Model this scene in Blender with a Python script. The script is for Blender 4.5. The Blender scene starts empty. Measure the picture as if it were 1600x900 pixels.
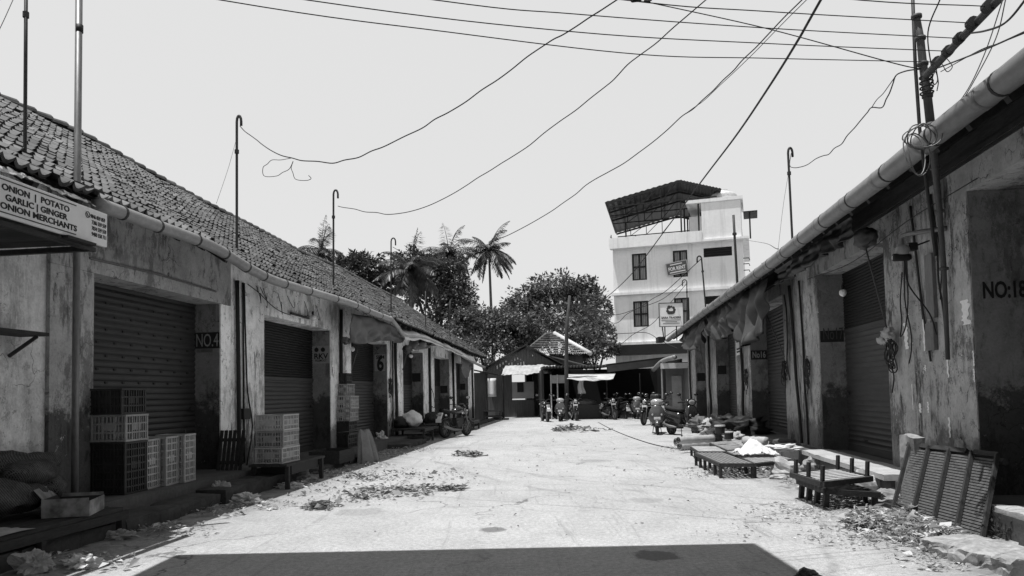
import bpy, math, random
from mathutils import Vector, Matrix, noise
random.seed(7)
R = math.radians
S = bpy.context.scene
C = S.collection

# ---------------------------------------------------------------- camera, light, exposure
F = 1155.0                      # focal length in pixels of the 1600 wide photograph
SHY = 0.0657
CAMLOC = Vector((0, 0, 1.35))
MROT = Matrix.Rotation(R(93), 3, 'X') @ Matrix.Rotation(-0.02, 3, 'Z')
cam = bpy.data.objects.new('camera', bpy.data.cameras.new('camera'))
C.objects.link(cam)
cam.data.sensor_width = 36
cam.data.lens = 36 * F / 1600
cam.data.shift_y = SHY
cam.data.clip_start = 0.05
cam.data.clip_end = 3000
cam.matrix_world = Matrix.Translation(CAMLOC) @ MROT.to_4x4()
S.camera = cam

TOSUN = Vector((-0.215, -0.115, 1.0)).normalized()   # high, from the left and a little behind
elev = math.asin(TOSUN.z)
azim = math.atan2(TOSUN.x, TOSUN.y)
W = bpy.data.worlds.new('World'); S.world = W; W.use_nodes = True
nt = W.node_tree; nt.nodes.clear()
wo = nt.nodes.new('ShaderNodeOutputWorld'); bg = nt.nodes.new('ShaderNodeBackground')
sky = nt.nodes.new('ShaderNodeTexSky'); sky.sky_type = 'NISHITA'; sky.sun_disc = False
sky.sun_elevation = elev; sky.sun_rotation = azim
sky.dust_density = 3.0; sky.air_density = 1.0; sky.ozone_density = 1.0
bw = nt.nodes.new('ShaderNodeRGBToBW')
SKYMIX = nt.nodes.new('ShaderNodeMix'); SKYMIX.data_type = 'RGBA'
SKYMIX.inputs[0].default_value = 0.80                  # a milky, hazy sky: mostly even white
SKYMIX.inputs[7].default_value = (7.5, 7.5, 7.5, 1)
nt.links.new(sky.outputs[0], bw.inputs[0]); nt.links.new(bw.outputs[0], SKYMIX.inputs[6])
wtc = nt.nodes.new('ShaderNodeTexCoord'); wsx = nt.nodes.new('ShaderNodeSeparateXYZ'); wmr = nt.nodes.new('ShaderNodeMapRange')
nt.links.new(wtc.outputs['Generated'], wsx.inputs[0]); nt.links.new(wsx.outputs[2], wmr.inputs[0])
wmr.inputs[1].default_value = 0.5; wmr.inputs[2].default_value = 0.82; wmr.inputs[3].default_value = 8.95; wmr.inputs[4].default_value = 2.4
nt.links.new(wmr.outputs[0], SKYMIX.inputs[7])                # haze: bright towards the horizon, deeper overhead
nt.links.new(SKYMIX.outputs[2], bg.inputs[0]); nt.links.new(bg.outputs[0], wo.inputs[0])
bg.inputs[1].default_value = 0.10

sl = bpy.data.lights.new('sun', 'SUN'); sl.energy = 4.75; sl.angle = R(0.5); sl.color = (1, 1, 1)
so = bpy.data.objects.new('sun', sl); C.objects.link(so)
so.rotation_euler = (-TOSUN).to_track_quat('-Z', 'Y').to_euler()
S.view_settings.view_transform = 'Standard'; S.view_settings.look = 'None'
S.view_settings.exposure = 0.0; S.view_settings.gamma = 1; S.view_settings.use_curve_mapping = False

# ---------------------------------------------------------------- helpers: pixels of the photo to points of the place
def ray(px, py):
    return (MROT @ Vector(((px - 800) / F, (450 - py) / F + SHY * 1600 / F, -1))).normalized()
def gp(px, py, z=0.0):
    d = ray(px, py); t = (z - CAMLOC.z) / d.z
    return CAMLOC + d * t
def zp(px, py, Y):
    d = ray(px, py)
    return CAMLOC + d * (Y / d.y)

class Frame:
    def __init__(s, o, a):
        s.o = Vector(o); s.a = a
        s.ex = Vector((math.cos(a), -math.sin(a), 0)); s.ey = Vector((math.sin(a), math.cos(a), 0))
    def loc(s, p):
        q = Vector(p) - s.o
        return Vector((q.dot(s.ex), q.dot(s.ey), q.z))
    def wld(s, p):
        return s.o + s.ex * p[0] + s.ey * p[1] + Vector((0, 0, p[2]))
    def hx(s, px, py, lx):                    # hit the vertical plane x = lx, in local coordinates
        d = ray(px, py); t = (lx - (CAMLOC - s.o).dot(s.ex)) / d.dot(s.ex)
        return s.loc(CAMLOC + d * t)
    def hy(s, px, py, ly):
        d = ray(px, py); t = (ly - (CAMLOC - s.o).dot(s.ey)) / d.dot(s.ey)
        return s.loc(CAMLOC + d * t)
    def hz(s, px, py, z):
        return s.loc(gp(px, py, z))

# ---------------------------------------------------------------- helpers: meshes
class MB:
    def __init__(s): s.v = []; s.f = []; s.at = []; s.mi = []; s.cur = 0
    def add(s, vs, fs, shade=0.5):
        o = len(s.v); s.v += [tuple(v) for v in vs]; s.f += [tuple(i + o for i in f) for f in fs]
        s.at += [shade] * len(vs); s.mi += [s.cur] * len(fs)
    def box(s, c, d, rot=None, shade=0.5, j=0):
        hx, hy, hz = d[0] / 2, d[1] / 2, d[2] / 2
        vs = [Vector((x, y, z)) for x in (-hx, hx) for y in (-hy, hy) for z in (-hz, hz)]
        if j: vs = [v + Vector((random.uniform(-j, j), random.uniform(-j, j), random.uniform(-j, j))) for v in vs]
        if rot is not None:
            m = rot if isinstance(rot, Matrix) else Matrix.Rotation(rot, 3, 'Z')
            vs = [m @ v for v in vs]
        c = Vector(c); vs = [v + c for v in vs]
        s.add(vs, [(0, 1, 3, 2), (4, 6, 7, 5), (0, 4, 5, 1), (2, 3, 7, 6), (0, 2, 6, 4), (1, 5, 7, 3)], shade)
    def bb(s, x0, x1, y0, y1, z0, z1, shade=0.5, j=0):
        s.box(((x0 + x1) / 2, (y0 + y1) / 2, (z0 + z1) / 2), (abs(x1 - x0), abs(y1 - y0), abs(z1 - z0)), None, shade, j)
    def bar(s, p0, p1, w, h, up=(0, 0, 1), shade=0.5):
        p0 = Vector(p0); p1 = Vector(p1); d = p1 - p0; L = d.length
        if L < 1e-6: return
        d.normalize(); up = Vector(up)
        if abs(d.dot(up)) > 0.98: up = Vector((1, 0, 0))
        x = d.cross(up).normalized(); u = x.cross(d)
        s.box((p0 + p1) / 2, (w, L, h), Matrix((x, d, u)).transposed(), shade)
    def tube(s, pts, r, n=8, caps=True, shade=0.5):
        pts = [Vector(p) for p in pts]; k = len(pts)
        rs = r if isinstance(r, (list, tuple)) else [r] * k
        vs = []; ref = None
        for i, p in enumerate(pts):
            d = (pts[min(i + 1, k - 1)] - pts[max(i - 1, 0)])
            if d.length < 1e-9: d = Vector((0, 0, 1))
            d.normalize()
            if ref is None:
                ref = Vector((0, 0, 1)) if abs(d.z) < 0.9 else Vector((1, 0, 0))
            a = (ref - d * ref.dot(d))
            if a.length < 1e-5: a = d.orthogonal()
            a.normalize(); ref = a; b = d.cross(a)
            for q in range(n):
                t = 2 * math.pi * q / n
                vs.append(p + (a * math.cos(t) + b * math.sin(t)) * rs[i])
        fs = [(i * n + q, i * n + (q + 1) % n, (i + 1) * n + (q + 1) % n, (i + 1) * n + q) for i in range(k - 1) for q in range(n)]
        if caps: fs += [tuple(range(n - 1, -1, -1)), tuple((k - 1) * n + q for q in range(n))]
        s.add(vs, fs, shade)
    def loft(s, rings, caps=True, shade=0.5):
        n = len(rings[0]); vs = [p for r_ in rings for p in r_]; k = len(rings)
        fs = [(i * n + q, i * n + (q + 1) % n, (i + 1) * n + (q + 1) % n, (i + 1) * n + q) for i in range(k - 1) for q in range(n)]
        if caps: fs += [tuple(range(n - 1, -1, -1)), tuple((k - 1) * n + q for q in range(n))]
        s.add(vs, fs, shade)
    def lathe(s, prof, c=(0, 0, 0), axis='Z', n=20, shade=0.5):
        c = Vector(c); rings = []
        for r_, h in prof:
            ring = []
            for q in range(n):
                t = 2 * math.pi * q / n; a, b = r_ * math.cos(t), r_ * math.sin(t)
                ring.append(c + (Vector((a, b, h)) if axis == 'Z' else Vector((h, a, b)) if axis == 'X' else Vector((a, h, b))))
            rings.append(ring)
        s.loft(rings, True, shade)
    def grid(s, fn, nu, nv, shade=0.5):
        vs = [fn(i / nu, j / nv) for j in range(nv + 1) for i in range(nu + 1)]
        fs = [(j * (nu + 1) + i, j * (nu + 1) + i + 1, (j + 1) * (nu + 1) + i + 1, (j + 1) * (nu + 1) + i) for j in range(nv) for i in range(nu)]
        s.add(vs, fs, shade)
    def blob(s, c, r, amp=0.2, fr=1.6, seed=0, nu=18, nv=12, floor=None, shade=0.5):
        c = Vector(c)
        def fn(u, v):
            t = u * 2 * math.pi; p = v * math.pi
            d = Vector((math.sin(p) * math.cos(t), math.sin(p) * math.sin(t), math.cos(p)))
            k = 1 + amp * noise.noise(d * fr + Vector((seed * 3.1, seed * 1.7, seed))) + amp * .5 * noise.noise(d * fr * 2.7 + Vector((seed, 9, 4)))
            q = c + Vector((d.x * r[0] * k, d.y * r[1] * k, d.z * r[2] * k))
            if floor is not None and q.z < floor: q.z = floor
            return q
        s.grid(fn, nu, nv, shade)
    def build(s, name, mat, parent=None, smooth=False, loc=None, bev=0, solid=0, attr=False, ang=None):
        me = bpy.data.meshes.new(name); me.from_pydata(s.v, [], s.f)
        if attr:
            a = me.attributes.new('shade', 'FLOAT', 'POINT'); a.data.foreach_set('value', s.at)
        me.update()
        o = bpy.data.objects.new(name, me); C.objects.link(o)
        if isinstance(mat, (list, tuple)):
            for m_ in mat: me.materials.append(m_)
            me.polygons.foreach_set('material_index', s.mi)
        elif mat: me.materials.append(mat)
        if smooth: me.polygons.foreach_set('use_smooth', [True] * len(me.polygons))
        if parent: o.parent = parent
        if loc is not None: o.location = loc
        if solid:
            m = o.modifiers.new('solid', 'SOLIDIFY'); m.thickness = solid; m.offset = 0
        if bev:
            m = o.modifiers.new('bevel', 'BEVEL'); m.width = bev; m.segments = 2; m.limit_method = 'ANGLE'
        return o

def tag(o, label, cat, group=None, kind=None):
    o['label'] = label; o['category'] = cat
    if group: o['group'] = group
    o['kind'] = kind or 'thing'
    return o
def struct(o):
    o['kind'] = 'structure'; return o
def thing(name, label, cat, loc=(0, 0, 0), rotz=0, group=None):
    o = bpy.data.objects.new(name, None); C.objects.link(o); o.empty_display_size = 0.2
    o.location = loc; o.rotation_euler = (0, 0, rotz)
    return tag(o, label, cat, group)
def dup(root, loc, rotz, label, group=None, scale=None):
    def cp(o, parent):
        c = o.copy(); C.objects.link(c)
        if parent: c.parent = parent
        for ch in list(o.children): cp(ch, c)
        return c
    r_ = cp(root, None); r_.location = loc; r_.rotation_euler = (0, 0, rotz); r_['label'] = label
    if group: r_['group'] = group
    if scale: r_.scale = scale
    return r_
def text(name, body, size, mat, parent, loc, rot, width=None, ext=0.002, off=0.0, align='LEFT', vs=1.0):
    cu = bpy.data.curves.new(name, 'FONT'); cu.body = body; cu.size = size; cu.extrude = ext; cu.offset = off
    cu.align_x = align; cu.resolution_u = 3
    o = bpy.data.objects.new(name, cu); C.objects.link(o)
    bpy.context.view_layer.update()
    me = bpy.data.meshes.new_from_object(o.evaluated_get(bpy.context.evaluated_depsgraph_get()))
    bpy.data.objects.remove(o); bpy.data.curves.remove(cu)
    xs = [v.co.x for v in me.vertices]
    k = 1.0
    if width and xs: k = width / (max(xs) - min(xs))
    for v in me.vertices: v.co.x *= k; v.co.y *= vs
    me.name = name; me.materials.clear(); me.materials.append(mat)
    q = bpy.data.objects.new(name, me); C.objects.link(q)
    q.parent = parent; q.location = loc; q.rotation_euler = rot
    return q
def smooth_path(pts, n=8):
    pts = [Vector(p) for p in pts]; out = []
    P = [pts[0] * 2 - pts[1]] + pts + [pts[-1] * 2 - pts[-2]]
    for i in range(1, len(P) - 2):
        a, b, c, d = P[i - 1], P[i], P[i + 1], P[i + 2]
        for k in range(n):
            t = k / n
            out.append(0.5 * ((2 * b) + (c - a) * t + (2 * a - 5 * b + 4 * c - d) * t * t + (3 * b - a - 3 * c + d) * t ** 3))
    out.append(pts[-1]); return out
def lerp(a, b, t): return a + (b - a) * t
def interp(tab, x):
    if x <= tab[0][0]: 
        (x0, y0), (x1, y1) = tab[0], tab[1]
        return y0
    for (x0, y0), (x1, y1) in zip(tab, tab[1:]):
        if x <= x1: return lerp(y0, y1, (x - x0) / (x1 - x0))
    return tab[-1][1]

# ---------------------------------------------------------------- helpers: materials (the photograph is black and white: all greys)
def g3(v): return (v, v, v, 1)
class NB:
    def __init__(s, name):
        s.m = bpy.data.materials.new(name); s.m.use_nodes = True
        s.t = s.m.node_tree; s.t.nodes.clear()
        s.out = s.n('ShaderNodeOutputMaterial'); s.p = s.n('ShaderNodeBsdfPrincipled')
        s.l(s.p.outputs[0], s.out.inputs[0])
        tc = s.n('ShaderNodeTexCoord'); s.co = tc.outputs['Object']
    def n(s, t): return s.t.nodes.new(t)
    def l(s, a, b): s.t.links.new(a, b)
    def mapped(s, sc):
        m = s.n('ShaderNodeMapping'); m.inputs['Scale'].default_value = sc; s.l(s.co, m.inputs[0]); return m.outputs[0]
    def mapped2(s, sc): return s.mapped(sc)
    def noise(s, scale, det=4, rough=.6, vec=None, dist=0):
        x = s.n('ShaderNodeTexNoise'); x.inputs['Scale'].default_value = scale; x.inputs['Detail'].default_value = det
        x.inputs['Roughness'].default_value = rough; x.inputs['Distortion'].default_value = dist
        s.l(vec or s.co, x.inputs['Vector']); return x.outputs[0]
    def ramp(s, v, a, b, lo=0.0, hi=1.0):
        x = s.n('ShaderNodeMapRange'); x.inputs[1].default_value = a; x.inputs[2].default_value = b
        x.inputs[3].default_value = lo; x.inputs[4].default_value = hi; s.l(v, x.inputs[0]); return x.outputs[0]
    def math(s, op, a, b=None):
        x = s.n('ShaderNodeMath'); x.operation = op
        for i, q in enumerate((a, b)):
            if q is None: continue
            if isinstance(q, (int, float)): x.inputs[i].default_value = q
            else: s.l(q, x.inputs[i])
        return x.outputs[0]
    def mixv(s, f, a, b):
        x = s.n('ShaderNodeMix'); x.data_type = 'FLOAT'
        for i, q in ((0, f), (2, a), (3, b)):
            if isinstance(q, (int, float)): x.inputs[i].default_value = q
            else: s.l(q, x.inputs[i])
        return x.outputs[0]
    def attr(s, name):
        x = s.n('ShaderNodeAttribute'); x.attribute_name = name; return x.outputs['Fac']
    def sep(s, v=None):
        x = s.n('ShaderNodeSeparateXYZ'); s.l(v or s.co, x.inputs[0]); return x.outputs
    def bump(s, h, st=0.3, d=0.01):
        b = s.n('ShaderNodeBump'); b.inputs['Strength'].default_value = st; b.inputs['Distance'].default_value = d
        s.l(h, b.inputs['Height']); s.l(b.outputs[0], s.p.inputs['Normal'])
    def fin(s, col, rough=.8, metal=0, spec=.3):
        if isinstance(col, (int, float)): s.p.inputs['Base Color'].default_value = g3(col)
        else: s.l(col, s.p.inputs['Base Color'])
        if isinstance(rough, (int, float)): s.p.inputs['Roughness'].default_value = rough
        else: s.l(rough, s.p.inputs['Roughness'])
        s.p.inputs['Metallic'].default_value = metal
        s.p.inputs['Specular IOR Level'].default_value = spec
        return s.m
def mat(name, base, var=.25, scale=6, rough=.8, metal=0, spec=.3, bump=.2, fine=40, stretch=(1, 1, 1), rnd=0):
    b = NB(name); v = b.mapped(stretch)
    n1 = b.noise(scale, 5, .65, v); n2 = b.noise(fine, 3, .6, v)
    k = b.math('ADD', b.math('MULTIPLY', n1, .65), b.math('MULTIPLY', n2, .35))
    c = b.ramp(k, .3, .7, base * (1 - var), base * (1 + var))
    if rnd:
        oi = b.n('ShaderNodeObjectInfo'); c = b.math('MULTIPLY', c, b.ramp(oi.outputs['Random'], 0, 1, 1 - rnd, 1 + rnd))
    if bump: b.bump(k, bump, .01)
    return b.fin(c, rough, metal, spec)
def plaster(name, base, damp=.3, damp_h=1.2, peel=.5, streak=.5, stain=.5, worn=.5, seed=0.0):
    """old lime plaster in layers: pale paint, worn ragged patches of grey render, mould, hard edged rain runs, chips, a splashed foot"""
    b = NB(name); x, y, z = b.sep()
    mp = b.n('ShaderNodeMapping'); mp.inputs['Location'].default_value = (seed, seed * .7, seed * .3); b.l(b.co, mp.inputs[0]); b.co = mp.outputs[0]
    big = b.noise(.9, 6, .68); mid = b.noise(4.5, 8, .75); fine = b.noise(38, 3, .6)
    c = b.ramp(big, .3, .68, base * .86, base * 1.15)
    c = b.math('MULTIPLY', c, b.ramp(mid, .34, .58, .8, 1.1))
    c = b.math('MULTIPLY', c, b.ramp(fine, .3, .7, .88, 1.08))
    wn = b.noise(1.25, 10, .8, b.mapped2((1, 1, .45)))
    c = b.math('MULTIPLY', c, b.ramp(wn, .53, .575, 1, 1 - worn))
    wn2 = b.noise(2.9, 9, .82, b.mapped2((1, 1, .4)))
    c = b.math('MULTIPLY', c, b.ramp(wn2, .56, .6, 1, 1 - worn * .7))
    zone = b.ramp(b.noise(.9, 3, .6), .47, .58, .12, 1)
    st = b.noise(3.2, 9, .8, b.mapped2((1, 1, .13)))
    c = b.math('MULTIPLY', c, b.math('SUBTRACT', 1.0, b.math('MULTIPLY', b.ramp(st, .53, .6, 0, streak), zone)))
    sl = b.noise(5.5, 8, .8, b.mapped2((1, 1, .2)))
    c = b.mixv(b.math('MULTIPLY', b.ramp(sl, .62, .68, 0, .35), zone), c, min(.85, base * 1.25))
    pv = b.noise(.42, 2, .5, b.mapped2((1, 1, .12))); c = b.math('MULTIPLY', c, b.ramp(pv, .38, .62, .8, 1.12))
    edge = b.math('ADD', z, b.math('MULTIPLY', b.math('SUBTRACT', b.noise(2.6, 8, .8), .5), 1.7))
    c = b.math('MULTIPLY', c, b.ramp(edge, damp_h - .12, damp_h + .08, damp, 1.0))
    mo = b.ramp(b.noise(2.1, 9, .82, b.mapped2((1, 1, .35))), .585, .64, 0, 1)
    c = b.mixv(b.math('MULTIPLY', mo, stain), c, .03)
    fl = b.noise(7.5, 7, .8); zn = b.ramp(b.noise(.8, 3, .5), .5, .6, 0, 1)
    rim = b.math('MULTIPLY', b.ramp(fl, .575, .59, 0, 1), zn); core = b.math('MULTIPLY', b.ramp(fl, .62, .63, 0, 1), zn)
    c = b.mixv(b.math('MULTIPLY', rim, peel), c, base * .15)
    c = b.mixv(b.math('MULTIPLY', core, peel), c, .8)
    vo = b.n('ShaderNodeTexVoronoi'); vo.feature = 'DISTANCE_TO_EDGE'; vo.inputs['Scale'].default_value = 1.1
    wv = b.n('ShaderNodeVectorMath'); wv.operation = 'ADD'
    nz = b.n('ShaderNodeTexNoise'); nz.inputs['Scale'].default_value = 3.0; nz.inputs['Detail'].default_value = 6
    b.l(b.co, nz.inputs['Vector']); b.l(b.co, wv.inputs[0]); b.l(nz.outputs['Color'], wv.inputs[1]); b.l(wv.outputs[0], vo.inputs['Vector'])
    cr = b.math('MULTIPLY', b.ramp(vo.outputs['Distance'], .003, .011, 1, 0), b.ramp(b.noise(1.1, 3, .5), .5, .58, 0, .85))
    c = b.mixv(cr, c, .03)
    h = b.math('ADD', b.math('ADD', b.math('MULTIPLY', mid, .5), b.math('MULTIPLY', fine, .25)), b.math('ADD', b.math('MULTIPLY', rim, -.3), b.math('MULTIPLY', b.ramp(wn, .53, .575, 0, 1), -.3)))
    b.bump(h, .6, .02)
    return b.fin(c, .9, 0, .2)
# ================================================================ materials
M_ground = None
def ground_mat():
    b = NB('concrete_yard')
    big = b.noise(.22, 5, .65); mid = b.noise(1.7, 6, .7, None, .5); fine = b.noise(22, 4, .7); grain = b.noise(95, 2, .6)
    c = b.ramp(big, .3, .7, .41, .52)
    c = b.math('MULTIPLY', c, b.ramp(mid, .32, .62, .88, 1.06))
    c = b.math('MULTIPLY', c, b.ramp(fine, .3, .66, .7, 1.16))
    c = b.math('MULTIPLY', c, b.ramp(grain, .34, .62, .74, 1.12))
    # damp dark blotches and oil
    ob = b.ramp(b.noise(.75, 6, .75, None, .3), .62, .7, 0, .3)
    c = b.mixv(ob, c, .17)
    # dirt that lies along the two edges
    x, y, z = b.sep()
    dl = b.ramp(b.math('SUBTRACT', x, b.math('MULTIPLY', y, .1013)), -3.6, -4.4, 0, 1)
    dr = b.ramp(b.math('SUBTRACT', x, b.math('MULTIPLY', y, .13)), 2.0, 2.7, 0, 1)
    ed = b.math('MAXIMUM', dl, dr)
    c = b.mixv(b.math('MULTIPLY', ed, b.ramp(b.noise(3.2, 6, .75), .35, .6, .15, .8)), c, .16)
    # specks of black litter trodden in
    sp = b.ramp(b.noise(34, 3, .8, None, 1.0), .69, .72, 0, 1); zone = b.ramp(b.noise(.9, 3, .6), .42, .6, 0, .8)
    c = b.mixv(b.math('MULTIPLY', sp, zone), c, .06)
    # tyre and hand-cart streaks
    sv = b.mapped((2.6, .13, 1)); stn = b.ramp(b.noise(2.4, 7, .8, sv, .5), .56, .63, 0, .42)
    c = b.mixv(stn, c, .22)
    # curved wheel tracks and one wet spot
    for (cx, cy, rad, wd, am) in ((-9.0, 11.0, 12.6, .05, .5), (-9.0, 11.0, 13.35, .05, .45), (14, 19, 15.2, .06, .4), (14, 19, 16.0, .06, .4), (-2, -14, 24.5, .04, .4), (-2, -14, 25.1, .04, .4)):
        vd = b.n('ShaderNodeVectorMath'); vd.operation = 'DISTANCE'; b.l(b.co, vd.inputs[0]); vd.inputs[1].default_value = (cx, cy, 0)
        dd = b.math('ABSOLUTE', b.math('SUBTRACT', b.math('ADD', vd.outputs['Value'], b.math('MULTIPLY', b.math('SUBTRACT', b.noise(.5, 3, .6), .5), .5)), rad))
        c = b.mixv(b.math('MULTIPLY', b.ramp(dd, wd * .4, wd * 1.3, am, 0), b.ramp(b.noise(1.3, 6, .75), .42, .58, 0, 1)), c, .2)
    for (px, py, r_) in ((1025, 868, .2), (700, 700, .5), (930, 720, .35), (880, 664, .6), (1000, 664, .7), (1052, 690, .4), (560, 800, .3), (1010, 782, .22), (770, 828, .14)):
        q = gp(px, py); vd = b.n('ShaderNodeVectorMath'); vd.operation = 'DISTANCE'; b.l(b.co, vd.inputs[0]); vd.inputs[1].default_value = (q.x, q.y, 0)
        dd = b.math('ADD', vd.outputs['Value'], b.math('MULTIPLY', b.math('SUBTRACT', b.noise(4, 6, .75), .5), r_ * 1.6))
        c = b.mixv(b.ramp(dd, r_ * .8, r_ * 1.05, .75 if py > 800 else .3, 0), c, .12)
    # cracks and slab joints
    vo = b.n('ShaderNodeTexVoronoi'); vo.feature = 'DISTANCE_TO_EDGE'; vo.inputs['Scale'].default_value = .32
    nz = b.n('ShaderNodeTexNoise'); nz.inputs['Scale'].default_value = 1.6; nz.inputs['Detail'].default_value = 6
    wv = b.n('ShaderNodeVectorMath'); wv.operation = 'ADD'; b.l(b.co, nz.inputs['Vector']); b.l(b.co, wv.inputs[0]); b.l(nz.outputs['Color'], wv.inputs[1])
    b.l(wv.outputs[0], vo.inputs['Vector'])
    cr = b.ramp(vo.outputs['Distance'], .0015, .006, 1, 0)
    cr = b.math('MULTIPLY', cr, b.ramp(b.noise(.4, 2, .5), .45, .55, .1, .75))
    c = b.mixv(cr, c, .1)
    h = b.math('ADD', b.math('MULTIPLY', fine, .5), b.math('ADD', b.math('MULTIPLY', grain, .3), b.math('MULTIPLY', cr, -.8)))
    b.bump(h, .55, .012)
    return b.fin(c, .9, 0, .2)
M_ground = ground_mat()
M_pl_left = plaster('old_plaster', .95, .28, .72, .8, .85, .8, .45)
M_pl_right = plaster('weathered_plaster', .46, .45, .8, .95, .85, .85, .6, 3.3)
M_pl_grey = plaster('bare_render', .42, .25, 1.3, .6, .6, .7, .5, 8.2)
M_white_wall = plaster('whitewash', .86, .6, .5, .5, .3, .35, .22, 1.7)
M_dark_face = plaster('shade_plaster', .24, .28, 1.35, .2, .4, .5, .4, 5.1)  # darker plaster: shade of the return faces put into the colour
M_plinth = mat('plinth_cement', .11, .35, 2.2, .95, 0, .15, .6, 26)
M_kerb = mat('kerb_stone', .07, .45, 3.0, .95, 0, .15, .8, 18)
M_slabtop = mat('pale_cement', .42, .3, 2.5, .9, 0, .2, .5, 30)
M_shut = mat('shutter_steel', .045, .35, 2.0, .55, .3, .4, .1, 30, (1, 1, 6))
M_shut_pale = mat('shutter_grey', .055, .3, 2.0, .55, .3, .4, .1, 30, (1, 1, 6))
M_shut_dark = mat('shutter_grille', .015, .3, 3.0, .6, .2, .3, .1)
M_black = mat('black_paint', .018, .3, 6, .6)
M_blackm = mat('black_plastic', .022, .3, 6, .42, 0, .45, .1)
M_iron = mat('dark_iron', .04, .4, 9, .6, .3, .4, .2)
M_galv = mat('galvanised', .18, .35, 5, .5, .5, .4, .1, 40, (1, 1, .3))
M_pvc = mat('pvc_pipe', .27, .32, 2.2, .5, 0, .45, .12, 24, (1, .5, 1))
M_pvc_r = mat('pvc_pipe_grey', .2, .3, 2.2, .5, 0, .45, .12, 24, (1, .5, 1))
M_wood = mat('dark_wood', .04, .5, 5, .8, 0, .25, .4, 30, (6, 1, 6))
M_wood_pale = mat('bleached_wood', .42, .4, 4, .85, 0, .2, .4, 30, (6, 1, 6))
M_bamboo = mat('bamboo', .07, .4, 5, .6, 0, .35, .2, 30, (4, 4, .6))
M_tarp = mat('tarpaulin', .032, .35, 3, .55, 0, .4, .3, 14)
M_tarp_mid = mat('grey_tarpaulin', .10, .35, 3, .6, 0, .35, .3, 14)
M_cloth_white = mat('white_sheet', .72, .12, 5, .8, 0, .2, .3, 20)
M_plastic_white = mat('white_plastic', .62, .2, 6, .4, 0, .45, .2, 25)
M_sign_white = mat('sign_white', .86, .08, 3, .5, 0, .35, .05, 20)
def rainy(name, base):
    b = NB(name); s1_ = b.noise(1.6, 7, .75, b.mapped((1, 1, .06)), .2); s2_ = b.noise(.5, 5, .6)
    c = b.math('MULTIPLY', b.ramp(s1_, .5, .68, base, base * .74), b.ramp(s2_, .3, .7, .9, 1.05)); c = b.math('MULTIPLY', c, b.ramp(b.noise(6, 4, .7), .3, .7, .95, 1.04))
    return b.fin(c, .85, 0, .2)
M_white_paint = rainy('cream_wall', .84)
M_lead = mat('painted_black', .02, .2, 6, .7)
M_stone = mat('broken_stone', .3, .4, 4, .95, 0, .15, .9, 16)
M_crate_pale = mat('pale_crate', .38, .22, 6, .5, 0, .35, .1, 30, rnd=.15)
M_crate_dark = mat('dark_crate', .03, .4, 6, .5, 0, .35, .1)
M_crate_mid = mat('grey_crate', .28, .25, 6, .5, 0, .35, .1, rnd=.2)
def net_mat(name, base):
    b = NB(name)
    def wv(d, sc):
        x = b.n('ShaderNodeTexWave'); x.bands_direction = d; x.inputs['Scale'].default_value = sc; x.inputs['Distortion'].default_value = 1.5; x.inputs['Detail'].default_value = 2
        b.l(b.co, x.inputs['Vector']); return x.outputs['Fac']
    k = b.math('MAXIMUM', wv('DIAGONAL', 22), wv('Y', 26)); n1 = b.noise(7, 4, .7)
    c = b.math('MULTIPLY', b.ramp(k, .45, .95, base * .35, base * 1.7), b.ramp(n1, .3, .7, .5, 1.4)); b.bump(k, .5, .01)
    return b.fin(c, .85, 0, .2)
M_sack = net_mat('net_sack', .06)
M_sack_pale = mat('woven_sack', .4, .3, 5, .8, 0, .2, .5, 40)
M_bulb = mat('frosted_glass', .8, .05, 5, .25, 0, .5, 0)
M_glass = mat('window_glass', .05, .3, 2, .12, 0, .6, 0)
M_curtain = mat('curtain', .5, .35, 6, .9, 0, .1, .1, 20, (8, 8, .4))
M_trunk = mat('bark', .07, .5, 4, .95, 0, .15, .8, 20, (3, 3, .8))
M_trunk_palm = mat('palm_bark', .10, .4, 4, .95, 0, .15, .6, 20, (1, 1, 3))
M_sheet = mat('roof_sheet', .045, .3, 1.6, .5, .3, .4, .1, 20)
M_sheet_dark = mat('dark_roof_sheet', .02, .4, 1.6, .6, .2, .3, .1, 20)
M_sheet_pale = mat('pale_roof_sheet', .6, .2, 2.5, .5, .1, .4, .1, 20)
M_rubber = mat('rubber', .02, .3, 12, .8)
M_chrome = mat('chrome', .6, .1, 6, .15, 1, .5, 0)
M_bike_black = mat('black_bike_paint', .02, .2, 6, .2, 0, .6, 0)
M_bike_grey = mat('silver_bike_paint', .10, .15, 6, .2, .35, .5, 0)
M_bike_pale = mat('white_bike_paint', .36, .1, 6, .25, 0, .5, 0)
M_lens = mat('lamp_lens', .45, .1, 6, .1, .3, .7, 0)
M_plate = mat('plate_white', .72, .05, 6, .5)
def tile_mat(name, base):
    b = NB(name); s = b.attr('shade'); n1 = b.noise(1.1, 6, .7); n2 = b.noise(14, 4, .7)
    c = b.ramp(s, 0, 1, base * .5, base * 1.6)
    c = b.math('MULTIPLY', c, b.ramp(n1, .35, .62, .5, 1.5)); c = b.math('MULTIPLY', c, b.ramp(n2, .3, .7, .7, 1.3))
    b.bump(n2, .3, .01)
    return b.fin(c, .6, 0, .22)
M_tile = tile_mat('clay_tiles', .08)
M_tile_pale = tile_mat('sunbleached_tiles', .17)
def leaf_mat(name, base, spec=.4, rough=.45):
    b = NB(name); s = b.attr('shade')
    c = b.ramp(s, 0, 1, base * .55, base * 1.6)
    m = b.fin(c, rough, 0, spec)
    tr = b.n('ShaderNodeBsdfTranslucent'); mx = b.n('ShaderNodeMixShader'); mx.inputs[0].default_value = .22
    b.l(c, tr.inputs[0]); b.l(b.p.outputs[0], mx.inputs[1]); b.l(tr.outputs[0], mx.inputs[2]); b.l(mx.outputs[0], b.out.inputs[0])
    return m
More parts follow.
